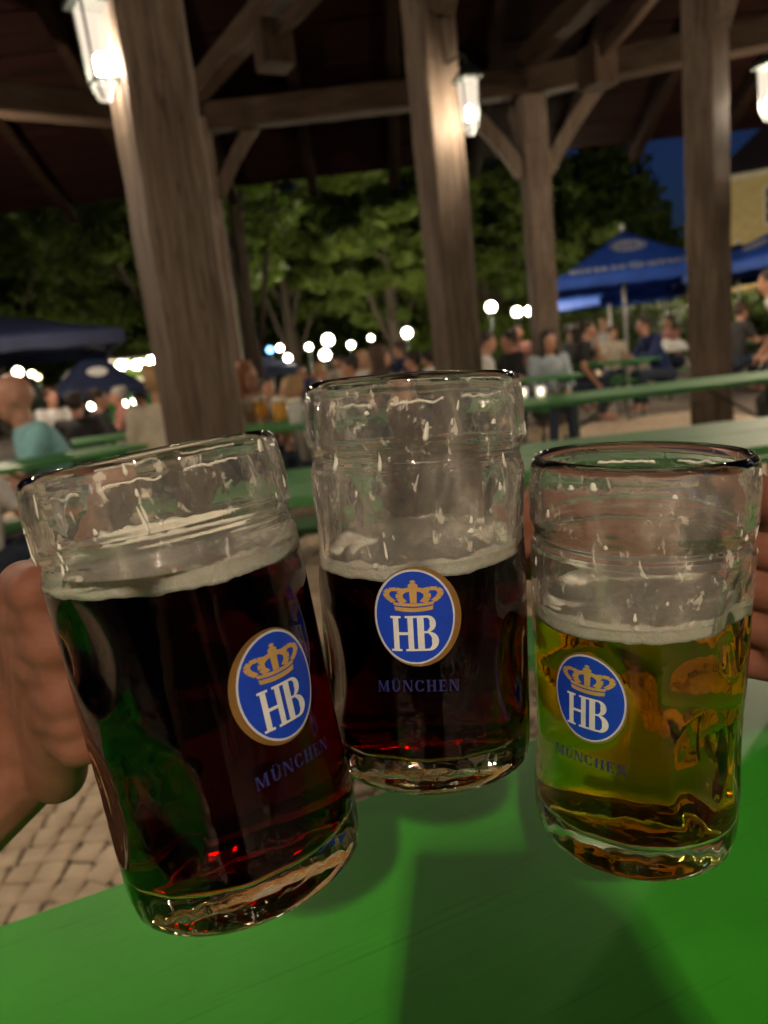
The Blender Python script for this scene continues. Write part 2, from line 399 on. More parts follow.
# ------------------------------------------------------------------ lanterns
pane_m, n, b = newmat('milky_lantern_glass')
b.inputs['Base Color'].default_value = (.85, .8, .7, 1); b.inputs['Roughness'].default_value = .4
b.inputs['Emission Color'].default_value = (1, .86, .66, 1); b.inputs['Emission Strength'].default_value = .38
tr = n.nodes.new('ShaderNodeBsdfTransparent'); mxs = n.nodes.new('ShaderNodeMixShader'); mxs.inputs[0].default_value = .45
n.links.new(tr.outputs[0], mxs.inputs[1]); em = n.nodes.new('ShaderNodeEmission'); em.inputs[0].default_value = (1, .84, .66, 1); em.inputs[1].default_value = .40; n.links.new(em.outputs[0], mxs.inputs[2]); n.links.new(mxs.outputs[0], n.nodes['Material Output'].inputs['Surface'])
bulb_m = emit_mat('lit_bulb', (1, .9, .72), 45)
LCOL = (1, .80, .58)
def lantern(loc, rz, label, power, tow, radius=.05, sz=1.0):
    root = empty('lantern', loc, rz); tag(root, label, 'lantern', 'lit lanterns fixed to the pavilion posts')
    # square body widening towards the top, pyramid bottom
    H, wt, wb, bot = .30*sz, .062*sz, .048*sz, .075*sz
    def quadpts(z, w_): return [Vector((w_, w_, z)), Vector((-w_, w_, z)), Vector((-w_, -w_, z)), Vector((w_, -w_, z))]
    A, B_, C_ = quadpts(H, wt), quadpts(0, wb), quadpts(-bot, wb*.45)
    V = A+B_+C_; Fs = [(i, (i+1) % 4, 4+(i+1) % 4, 4+i) for i in range(4)]+[(4+i, 4+(i+1) % 4, 8+(i+1) % 4, 8+i) for i in range(4)]+[(8, 9, 10, 11)]
    mesh_obj('pane', V, Fs, pane_m, root)
    bm = bmesh.new()
    for i in range(4):
        tube(bm, [A[i], B_[i]], .0055, 6); tube(bm, [B_[i], C_[i]], .005, 6); tube(bm, [B_[i], B_[(i+1) % 4]], .006, 6)
        tube(bm, [A[i], A[(i+1) % 4]], .005, 6)
    bm_obj('frame', bm, dark_metal, root)
    bm = bmesh.new()
    q0, q1, q2 = quadpts(H, wt*1.5), quadpts(H+.02, wt*1.5), quadpts(H+.085, wt*.35)
    vs = [[bm.verts.new(p) for p in q] for q in (q0, q1, q2)]
    for i in range(4):
        for l in range(2): bm.faces.new((vs[l][i], vs[l][(i+1) % 4], vs[l+1][(i+1) % 4], vs[l+1][i]))
    bm.faces.new(vs[0][::-1]); bm.faces.new(vs[2]); bm_obj('cap', bm, dark_metal, root)
    bm = bmesh.new(); ellipsoid(bm, (0, 0, .055), (.027, .027, .045)); bm_obj('bulb', bm, bulb_m, root, True)
    # bracket to the post
    d = Matrix.Rotation(-rz, 3, 'Z') @ (Vector((tow[0], tow[1], 0)) - Vector((loc[0], loc[1], 0))); d.z = 0; L = d.length; d.normalize()
    bm = bmesh.new(); tube(bm, [(0, 0, H+.07), (0, 0, H+.12), d*.04+Vector((0, 0, H+.15)), d*(L-.05)+Vector((0, 0, H+.15))], .008, 8)
    bm_obj('bracket', bm, dark_metal, root)
    l = bpy.data.lights.new('lantern_light', 'POINT'); l.energy = power; l.color = LCOL; l.shadow_soft_size = radius
    lo = link(bpy.data.objects.new('lantern_light', l)); lo.parent = root; lo.location = (0, 0, .055)
    if power == 400: l.cycles.is_caustics_light = True
    return root
LA = at(104, 82, 3.1); LB = at(471, 124, 4.75); LC = at(770, 110, 6.0)
lantern(LA, R(35), 'milky lantern glowing on the left side of the nearest timber post', 13, P1, sz=.88)
lantern(LB, R(10), 'bright lantern beside the middle timber post above the crowd', 14, P2, sz=.8)
lantern(LC, R(20), 'lantern cut by the right picture edge, beyond the right post', 120, (3.9, 6.4))
lantern((-.15, -2.2, 2.80), R(10), 'lantern on the post straight behind the viewer', 400, P7, .045)
lantern((1.62, -1.75, 2.55), R(-10), 'lantern on the post behind the viewer, to the right', 9, P8, .07)
lantern((-3.85, 3.1, 2.6), R(10), 'added lantern on the far left pavilion post, out of view', 80, P9, .07)  # unseen lantern added to brighten the man in the polo shirt
lantern((3.55, 3.2, 2.6), R(10), 'lantern on the pavilion post at the far right outside the picture', 16, (3.9, 3.4), .07)
lantern((5.2, 8.3, 2.7), 0, 'added lantern on the right pavilion corner post, out of view', 120, P6, .07)  # put in out of view to light the lettered umbrella and guests
lantern((-4.0, 7.6, 2.7), 0, 'added lantern on the far left pavilion corner post, out of view', 160, P0, .07)  # extra lantern out of view, strong enough to lift the guests at left

# ------------------------------------------------------------------ glyphs (serif capitals)
def glyph_strokes(ch):
    # units: height 1. ('q', 4 points) or ('a', cx, cy, rx, ry, a0, a1, thick, thin)
    T, t, s = .19, .06, .09
    def stem(x, y0=0, y1=1, w_=T): return [('q', (x, y0), (x+w_, y0), (x+w_, y1), (x, y1))]
    def serif(x, y, w_=T, e=s, h=t): return [('q', (x-e, y), (x+w_+e, y), (x+w_+e, y+h), (x-e, y+h))]
    G = {}
    if ch == 'H': return stem(.1)+stem(.61)+serif(.1, 0)+serif(.1, 1-t)+serif(.61, 0)+serif(.61, 1-t)+[('q', (.29, .46), (.61, .46), (.61, .54), (.29, .54))], .92
    if ch in 'B': return stem(.1)+[('q', (0, 0), (.42, 0), (.42, t), (0, t)), ('q', (0, 1-t), (.4, 1-t), (.4, 1), (0, 1)), ('q', (.25, .5), (.42, .5), (.42, .56), (.25, .56)),
        ('a', .4, .765, .24, .235, -90, 90, T, t), ('a', .42, .27, .29, .27, -90, 90, T*1.1, t)], .76
    if ch == 'M': return stem(.1, w_=.07)+stem(.82)+serif(.1, 0, .07)+serif(.82, 0)+[('q', (.02, .94), (.25, .94), (.25, 1), (.02, 1)), ('q', (.85, .94), (1.09, .94), (1.09, 1), (.85, 1)),
        ('q', (.1, 1), (.3, 1), (.6, .05), (.5, .05)), ('q', (.5, .05), (.58, .05), (.9, 1), (.8, 1))], 1.14
    if ch in 'UÜ':
        g = stem(.1, .3)+[('q', (.68, .3), (.75, .3), (.75, 1), (.68, 1))]+serif(.1, 1-t)+serif(.68, 1-t, .07)+[('a', .425, .33, .325, .33, 180, 360, .17, .09)]
        if ch == 'Ü': g += [('a', .3, 1.16, .07, .07, 0, 360, .06, .06), ('a', .56, 1.16, .07, .07, 0, 360, .06, .06)]
        return g, .88
    if ch == 'N': return stem(.1, w_=.07)+stem(.75, w_=.07)+serif(.1, 0, .07)+serif(.75, 1-t, .07)+[('q', (0, .94), (.25, .94), (.25, 1), (0, 1)), ('q', (.08, 1), (.3, 1), (.82, 0), (.66, 0))], .92
    if ch == 'C': return [('a', .44, .5, .4, .51, 45, 315, T, t), ('q', (.7, .68), (.76, .68), (.76, 1), (.7, .95)), ('q', (.7, .05), (.76, 0), (.76, .3), (.7, .3))], .86
    if ch == 'E': return stem(.1)+[('q', (0, 0), (.7, 0), (.7, t), (0, t)), ('q', (0, 1-t), (.66, 1-t), (.66, 1), (0, 1)), ('q', (.29, .47), (.52, .47), (.52, .53), (.29, .53)),
        ('q', (.63, 0), (.7, 0), (.72, .26), (.67, .26)), ('q', (.6, 1), (.66, 1), (.66, .76), (.62, .76)), ('q', (.47, .36), (.52, .36), (.52, .64), (.47, .64))], .78
    if ch == 'O': return [('a', .46, .5, .43, .51, 0, 360, T, t)], .92
    if ch == 'F': return stem(.1)+serif(.1, 0)+[('q', (0, 1-t), (.64, 1-t), (.64, 1), (0, 1)), ('q', (.29, .47), (.5, .47), (.5, .53), (.29, .53)), ('q', (.58, 1), (.64, 1), (.64, .74), (.6, .74)), ('q', (.45, .36), (.5, .36), (.5, .64), (.45, .64))], .7
    if ch == 'R': return stem(.1)+serif(.1, 0)+[('q', (0, 1-t), (.4, 1-t), (.4, 1), (0, 1)), ('q', (.25, .45), (.42, .45), (.42, .51), (.25, .51)), ('a', .4, .72, .27, .275, -90, 90, T, t), ('q', (.36, .5), (.55, .5), (.88, 0), (.66, 0))], .88
    if ch in 'AÄ':
        g = [('q', (.08, 0), (.15, 0), (.5, .98), (.42, .98)), ('q', (.62, 0), (.84, 0), (.52, 1), (.4, 1)), ('q', (.25, .32), (.66, .32), (.66, .38), (.25, .38))]+serif(.08, 0, .07)+serif(.66, 0, .14)
        if ch == 'Ä': g += [('a', .32, 1.16, .07, .07, 0, 360, .06, .06), ('a', .58, 1.16, .07, .07, 0, 360, .06, .06)]
        return g, .93
    return [], .4
def glyph_polys(ch):
    out = []
    st, adv = glyph_strokes(ch)
    for s in st:
        if s[0] == 'q':
            a, b_, c, d = [Vector((*p, 0)) for p in s[1:]]
            n_ = max(1, int(max((a-b_).length, (a-d).length)/.15))
            n1 = max(1, int((a-b_).length/.15)); n2 = max(1, int((a-d).length/.25))
            for i in range(n1):
                for j in range(n2):
                    def P(u_, v_): return (a*(1-u_)+b_*u_)*(1-v_)+(d*(1-u_)+c*u_)*v_
                    out.append([P(i/n1, j/n2), P((i+1)/n1, j/n2), P((i+1)/n1, (j+1)/n2), P(i/n1, (j+1)/n2)])
        else:
            _, cx, cy_, rx, ry, a0, a1, tk, tn = s; N = max(8, int(abs(a1-a0)/15))
            for i in range(N):
                q = []
                for k in (i, i+1):
                    a = R(a0+(a1-a0)*k/N); th = tn+(tk-tn)*abs(math.cos(a))
                    q.append((Vector((cx+math.cos(a)*rx, cy_+math.sin(a)*ry, 0)), Vector((cx+math.cos(a)*max(0, rx-th), cy_+math.sin(a)*max(0, ry-th*.999), 0))))
                out.append([q[0][0], q[1][0], q[1][1], q[0][1]])
    return out, adv
def text_polys(txt, h, squeeze=1.0, track=.04):
    x = 0; polys = []
    for k, ch in enumerate(txt):
        ps, adv = glyph_polys(ch)
        for j, p in enumerate(ps): polys.append([Vector(((v_.x+x)*h*squeeze, v_.y*h, 0)) for v_ in p])
        x += adv+track
    W = (x-track)*h*squeeze
    return [[v_-Vector((W/2, h/2, 0)) for v_ in p] for p in polys], W
def disc_polys(rx, ry, rings=6, seg=44, r_in=0):
    out = []
    for i in range(rings):
        f0, f1 = (r_in+(1-r_in)*i/rings), (r_in+(1-r_in)*(i+1)/rings)
        for k in range(seg):
            a0, a1 = 2*PI*k/seg, 2*PI*(k+1)/seg
            P = lambda f_, a: Vector((math.cos(a)*rx*f_, math.sin(a)*ry*f_, 0))
            out.append([P(f0, a0), P(f1, a0), P(f1, a1), P(f0, a1)] if f0 > 0 else [P(0, 0), P(f1, a0), P(f1, a1)])
    return out
def crown_polys(w_, h):
    out = []
    def quad(*p): out.append([Vector((x*w_, y*h, 0)) for x, y in p])
    n_ = 8
    for i in range(n_):   # band
        a, b_ = -.34+.68*i/n_, -.34+.68*(i+1)/n_; c = lambda x: -.06*(1-(x/.34)**2)
        quad((a, c(a)), (b_, c(b_)), (b_*1.04, .13+c(b_)), (a*1.04, .13+c(a)))
        quad((a*1.05, .17+c(a)), (b_*1.05, .17+c(b_)), (b_*1.12, .27+c(b_)), (a*1.12, .27+c(a)))
    def arch(pts, th0, th1):
        N = len(pts)-1
        for i in range(N):
            p, q = Vector((*pts[i], 0)), Vector((*pts[i+1], 0)); d = (q-p).normalized(); nn = Vector((-d.y, d.x, 0))
            ta, tb = th0+(th1-th0)*i/N, th0+(th1-th0)*(i+1)/N
            quad(*[(v_.x, v_.y) for v_ in (p-nn*ta, q-nn*tb, q+nn*tb, p+nn*ta)])
    for sgn in (1, -1):
        arch([(sgn*x, y) for x, y in ((.36, .27), (.47, .42), (.5, .55), (.43, .66), (.3, .67), (.17, .62), (.06, .66))], .055, .065)
        arch([(sgn*x, y) for x, y in ((.17, .24), (.25, .38), (.25, .52), (.16, .63), (.05, .67))], .07, .06)
    arch([(0, .22), (0, .45), (0, .7)], .06, .07)
    for p in disc_polys(.09*w_, .09*h, 1, 14): out.append([v_+Vector((0, .77*h, 0)) for v_ in p])
    arch([(0, .8), (0, .95)], .03, .03); arch([(-.05, .9), (.05, .9)], .025, .025)
    return out

# ------------------------------------------------------------------ beer mugs
def prof_out(z, L=.2):
    t = z/L
    pts = [(0, .0430), (.008, .0462), (.025, .0500), (.06, .0514), (.14, .0518), (.45, .0522), (.70, .0530), (.775, .0532), (.795, .0520), (.812, .0512), (.828, .0522), (.85, .0537), (.92, .0540), (.97, .0532), (.992, .0522), (1, .0508)]
    for (a, ra), (b_, rb) in zip(pts, pts[1:]):
        if t <= b_:
            k = (t-a)/(b_-a); k = k*k*(3-2*k) if b_ > .7 else k
            return ra+(rb-ra)*k
    return pts[-1][1]
def dimple(th, z, L, front):
    """thumb-print ovals in two staggered rows, leaving a smooth field for the badge"""
    d = 0; t = z/L
    for row, (zc, hz, off) in enumerate(((.63, .125, 0), (.30, .15, .5))):
        Nn = 9
        for k in range(Nn):
            a = front + 2*PI*(k+off)/Nn
            da = (th-a+PI) % (2*PI)-PI
            fd = (a-front+PI) % (2*PI)-PI
            if abs(fd) < R(52): continue
            q = (da/(PI/Nn*.84))**2+((t-zc)/hz)**2
            if q < 1: d = max(d, (1-q)**1.1 if q > .0 else 1)
    return d*.0048
def make_mug(T, B, handle_ang, front_ang, beer_m, fill, foam_h, label, sd, badge_z=.088, cat='beer mug', shift=.0):
    T, B = Vector(T), Vector(B); ax = (T-B); L = ax.length; ax.normalize()
    X = Vector((math.cos(handle_ang), math.sin(handle_ang), 0)); X = (X-ax*X.dot(ax)).normalized(); Y = ax.cross(X)
    root = empty('beer_mug'); rot = Matrix((X, Y, ax)).transposed()
    root.matrix_world = Matrix.Translation(B) @ rot.to_4x4()
    tag(root, label, cat, 'raised one-litre beer mugs')
    fd = rot.transposed() @ Vector((math.cos(front_ang), math.sin(front_ang), 0)); front = math.atan2(fd.y, fd.x)
    rnd = random.Random(sd)
    # glass body : outer skin with dimples, inner skin, thick base, closed solid of revolution
    seg = 168; zs = [0, .0006, .002, .005, .009, .014] + list(np.linspace(.019, L*.77, 70)) + list(np.linspace(L*.775, L*.86, 22)) + list(np.linspace(L*.88, L*.985, 10)) + [L*.992, L*.997, L]
    rows = []; V = []
    def ring(fn, z):
        base = len(V)
        for k in range(seg):
            th = 2*PI*k/seg; r_ = fn(th); V.append((r_*math.cos(th), r_*math.sin(th), z if not callable(z) else z(th)))
        rows.append(base)
    V.append((0, 0, .004)); cbot = 0
    for r_, z in ((.012, .0038), (.026, .003), (.036, .0012), (.040, .0002)): ring(lambda th, r_=r_: r_, z)
    for z in zs: ring(lambda th, z=z: prof_out(z, L)-dimple(th, z, L, front)-.00045*(.5+.5*math.cos(30*th))*math.exp(-((z-.012)/.007)**2), z)
    wall = .0040
    base_t = .0165
    inz = [L+.0004, L-.0006, L-.002] + list(np.linspace(L*.97, L*.86, 8)) + list(np.linspace(L*.85, L*.77, 14)) + list(np.linspace(L*.75, base_t+.012, 40))
    def rin(th, z):
        w_ = wall + (.0015 if z < L*.8 else 0); rr = prof_out(z, L)-w_
        if z > L-.001: rr = prof_out(L, L)-.0012 - (.0008 if z < L else 0)
        return rr - (dimple(th, z, L, front)*.35 if z < L*.77 else 0)
    inner0 = len(V)
    for z in inz: ring(lambda th, z=z: rin(th, z), z)
    rb = rin(0, base_t+.012)
    for (f_, z) in ((.985, base_t+.007), (.95, base_t+.003), (.88, base_t+.0008), (.7, base_t), (.4, base_t+.001), (.15, base_t+.0015)): ring(lambda th, f_=f_: rb*f_, (lambda th, f_=f_, z=z: z+.0002*math.cos(7*th+2*noise.noise((th, f_*3, sd)))*math.sin(PI*min(1, f_*1.02))+.0008*noise.noise((math.cos(th)*4*f_, math.sin(th)*4*f_, sd*1.7))))
    V.append((0, 0, base_t+.0016)); ctop = len(V)-1
    Fs = []
    for a, b_ in zip(rows, rows[1:]):
        for k in range(seg): Fs.append((a+k, a+(k+1) % seg, b_+(k+1) % seg, b_+k))
    for k in range(seg): Fs.append((cbot, rows[0]+(k+1) % seg, rows[0]+k)); Fs.append((ctop, rows[-1]+k, rows[-1]+(k+1) % seg))
    gb = mesh_obj('glass_body', V, Fs, glass, root, True); gb.cycles.is_caustics_caster = True; wet_from = inner0
    gw = rot.transposed() @ Vector((0, 0, 1)); gb.data.materials.append(glass_wet)
    for p_ in gb.data.polygons:
        c_ = p_.center
        if min(p_.vertices) >= wet_from and c_.z < fill-(gw.x*c_.x+gw.y*c_.y)/gw.z: p_.material_index = 1
    # handle
    bm = bmesh.new(); hp = []
    ctrl = [(.0490, .150), (.066, .153), (.084, .150), (.094, .136), (.0965, .115), (.094, .092), (.085, .070), (.070, .055), (.0490, .046)]
    for i in range(len(ctrl)-1):
        for s in range(4):
            t = s/4; p0 = ctrl[max(i-1, 0)]; p1 = ctrl[i]; p2 = ctrl[i+1]; p3 = ctrl[min(i+2, len(ctrl)-1)]
            cr = [.5*((2*p1[j])+(-p0[j]+p2[j])*t+(2*p0[j]-5*p1[j]+4*p2[j]-p3[j])*t*t+(-p0[j]+3*p1[j]-3*p2[j]+p3[j])*t**3) for j in (0, 1)]
            hp.append((cr[0], 0, cr[1]*L/.2))
    hp.append((ctrl[-1][0], 0, ctrl[-1][1]*L/.2))
    tube(bm, hp, [.0088+.003*abs(2*i/(len(hp)-1)-1)**3 for i in range(len(hp))], 18)
    bm_obj('handle', bm, glass, root, True)
    # world-level liquid surface
    g = rot.transposed() @ Vector((0, 0, 1))
    def zlev(x, y, h): return h - (g.x*x+g.y*y)/g.z
    def r_liq(th, z): return rin(th, z)+.00025
    def lathe_fill(name, h0, h1, m, bottom):
        V = []; rows = []; Fs = []
        def rowl(fr):
            base = len(V); rows.append(base)
            for k in range(seg):
                th = 2*PI*k/seg; z = fr(th); r_ = z[1]; V.append((r_*math.cos(th), r_*math.sin(th), z[0]))
        if bottom:
            V.append((0, 0, base_t+.0014)); c0 = 0
            for f_, z in ((.15, base_t+.0013), (.4, base_t+.0008), (.7, base_t-.0002), (.88, base_t+.0006), (.95, base_t+.0027), (.988, base_t+.0068)): rowl(lambda th, f_=f_, z=z: (z, rb*f_))
            N = 46
            for i in range(N+1):
                def fr(th, i=i):
                    r_ = .048; zt = zlev(r_*math.cos(th), r_*math.sin(th), h1); z = base_t+.011+(zt-base_t-.011)*i/N; return (z, r_liq(th, z))
                rowl(fr)
        else:
            V.append((0, 0, zlev(0, 0, h0))); c0 = 0
            for f_ in (.3, .6, .9):
                rowl(lambda th, f_=f_: (zlev(.048*f_*math.cos(th), .048*f_*math.sin(th), h0), .048*f_))
            N = 5
            for i in range(N+1):
                def fr(th, i=i):
                    r_ = .048; zb = zlev(r_*math.cos(th), r_*math.sin(th), h0)+.0013*noise.noise((math.cos(th)*5, math.sin(th)*5, sd+9))+.0006*noise.noise((math.cos(th)*19, math.sin(th)*19, sd))-.0006
                    hh = (h1-h0)*(1+.55*noise.noise((math.cos(th)*2.2, math.sin(th)*2.2, sd))+.25*noise.noise((math.cos(th)*9, math.sin(th)*9, sd+3)))
                    z = zb+hh*i/N; return (z, r_liq(th, z)+.0001)
                rowl(fr)
        if bottom:
            for f_ in (.9, .6, .3): rowl(lambda th, f_=f_: (zlev(.048*f_*math.cos(th), .048*f_*math.sin(th), h1), .048*f_))
            V.append((0, 0, zlev(0, 0, h1)))
        else:
            for f_ in (.97, .92, .85, .75, .65, .55, .45, .35, .25, .15, .06):
                def fr(th, f_=f_):
                    x, y = .048*f_*math.cos(th), .048*f_*math.sin(th)
                    lump = .0022*noise.noise((x*70, y*70, sd))+.0012*noise.noise((x*190, y*190, sd))
                    lip = .0035*max(0, (f_-.8)/.2)**2
                    return (zlev(x, y, h1-.002)+lump+lip, .048*f_)
                rowl(fr)
            V.append((0, 0, zlev(0, 0, h1-.002)))
        ct = len(V)-1
        for a, b_ in zip(rows, rows[1:]):
            for k in range(seg): Fs.append((a+k, a+(k+1) % seg, b_+(k+1) % seg, b_+k))
        for k in range(seg): Fs.append((c0, rows[0]+(k+1) % seg, rows[0]+k)); Fs.append((ct, rows[-1]+k, rows[-1]+(k+1) % seg))
        o_ = mesh_obj(name, V, Fs, m, root, True)
        if bottom:
            la = o_.data.attributes.new('lid', 'FLOAT', 'FACE'); n_top = seg*4; tot = len(o_.data.polygons)
            vals = [1.0 if max(p_.vertices) >= rows[-3] and min(p_.vertices) >= rows[-4] else 0.0 for p_ in o_.data.polygons]; la.data.foreach_set('value', vals)
        if name == 'foam': o_.cycles.is_caustics_receiver = True
        return o_
    lathe_fill('beer', 0, fill, beer_m, True)
    lathe_fill('foam', fill-.0006, fill+foam_h, foam_m, False)
    # residue clinging to the inner wall above the beer
    V = []; Fs = []; NZ = 60; SG = 150
    for i in range(NZ+1):
        for k in range(SG):
            th = 2*PI*k/SG; zt = L-.003-.004*abs(noise.noise((math.cos(th)*2, math.sin(th)*2, sd*3.1))); zb = zlev(.048*math.cos(th), .048*math.sin(th), fill+foam_h*.8)
            z = zb+(zt-zb)*i/NZ; r_ = prof_out(z, L)-dimple(th, z, L, front)+.00015; V.append((r_*math.cos(th), r_*math.sin(th), z))
    for i in range(NZ):
        for k in range(SG): Fs.append((i*SG+k, i*SG+(k+1) % SG, (i+1)*SG+(k+1) % SG, (i+1)*SG+k))
    fl_ = mesh_obj('foam_residue', V, Fs, film, root, True)
    # thick drips and flecks of foam
    bm = bmesh.new()
    for q in range(30):
        th = rnd.random()*2*PI; zb = fill+foam_h; z = zb+rnd.random()**1.1*(L*.985-zb); ln = .0010+rnd.random()**3*.0055; wd = .0006+rnd.random()**2*.0014
        rr = rin(th, z)-.0003; lean = (rnd.random()-.5)*.5
        pts = [];
        for s in range(7):
            zz = z+ln*(s/6-.5)*2; a = th+lean*(s/6-.5)*ln/.01*.3; r_ = prof_out(min(zz, L*.985), L)-dimple(a, zz, L, front)+.0001
            pts.append((r_*math.cos(a), r_*math.sin(a), zz))
        nv = len(bm.verts)
        tube(bm, pts, [wd*x*(.85+.3*rnd.random()) for x in (.4, 1.0, 1.15, .95, .75, .65, .3)], 7)
        bm.verts.ensure_lookup_table(); rd_ = Vector((math.cos(th), math.sin(th), 0)); rc = prof_out(z, L)-dimple(th, z, L, front)+.0001
        for v_ in bm.verts[nv:]:
            k_ = v_.co.dot(rd_); v_.co -= rd_*(k_-rc)*.6
    # ragged foam collar just under the rim
    a0 = front+R(90)+rnd.random()*.6
    for part in range(3):
        pts = []; rd = []; n_ = 22; st = a0+part*R(50)
        for i in range(n_):
            a = st+R(38)*i/n_; z = L*.955+.0022*noise.noise((a*7, sd, 1))-.003*part*.3; r_ = rin(a, z)-.0004
            pts.append((r_*math.cos(a), r_*math.sin(a), z)); rd.append(.0006+.0009*abs(noise.noise((a*16, sd, 5))))
        tube(bm, pts, rd, 7)
    dm = bpy.data.meshes.new('d'); bm.to_mesh(dm); bm.free(); dm.materials.append(film); dm.materials.append(foam_m)
    dm.polygons.foreach_set('material_index', [1]*len(dm.polygons)); bj = bmesh.new(); bj.from_mesh(fl_.data); bj.from_mesh(dm); fl_.data.materials.append(foam_m)
    bj.to_mesh(fl_.data); bj.free(); fl_.data.polygons.foreach_set('use_smooth', [True]*len(fl_.data.polygons))
    # badge
    def wrap(name, polys, off, m, parent, cz, du=0, step=0.0):
        V = []; Fs = []
        for j, p in enumerate(polys):
            idx = []
            for v_ in p:
                z = cz+v_.y; rr = prof_out(z, L)+off+step*(j % 7)
                th = front+(v_.x+du)/.0523; idx.append(len(V)); V.append((rr*math.cos(th), rr*math.sin(th), z))
            Fs.append(tuple(idx))
        o = mesh_obj(name, V, Fs, m, parent)
        bmm = bmesh.new(); bmm.from_mesh(o.data); bmesh.ops.remove_doubles(bmm, verts=bmm.verts, dist=1e-6)
        bmesh.ops.recalc_face_normals(bmm, faces=bmm.faces); bmm.to_mesh(o.data); bmm.free(); return o
    bz = badge_z
    bd = wrap('badge', disc_polys(.0192+abs(shift)*.5, .0226), .00010, gold_m, root, bz, du=shift)
    wrap('ring', disc_polys(.0182, .0215), .00020, silver_m, bd, bz)
    wrap('field', disc_polys(.0173, .0206), .00030, blue_m, bd, bz)
    wrap('crown', [[v_+Vector((0, .0032, 0)) for v_ in p] for p in crown_polys(.0245, .0142)], .00040, goldl_m, bd, bz, step=.000006)
    h_, wh = text_polys('H', .0160, .80); b_, wb = text_polys('B', .0160, .95)
    wrap('letters', [[v_+Vector((-.0050, -.0074, 0)) for v_ in p] for p in h_]+[[v_+Vector((.0054, -.0074, 0)) for v_ in p] for p in b_], .00042, white_m, bd, bz, step=.000006)
    tp, W = text_polys('MÜNCHEN', .0052, 1.02, .12)
    wrap('lettering', [[Vector((v_.x, v_.y-.0315-(v_.x**2)*3, 0)) for v_ in p] for p in tp], .00015, ink_m, root, bz, step=.000006)
    return root, rot, B, L, X, Y, ax

m1 = make_mug(dep(150, 456, .312), dep(252, 868, .330), R(128), R(-43), dark_beer, .143, .008, 'tilted mug of dark beer at the left, fullest of the three, badge turned right', 3, .090, shift=-.0013)
m2 = make_mug(dep(412, 380, .366), dep(431, 755, .388), R(86), R(-98), dark_beer, .110, .0065, 'middle mug of dark beer, about half full, its badge facing forward', 11, .088, shift=.0013)
m3 = make_mug(dep(641, 453, .362), dep(632, 826, .402), R(32), R(-134), pale_beer, .126, .008, 'mug of golden pale beer at the right with foam streaks under its rim', 23, .0945)

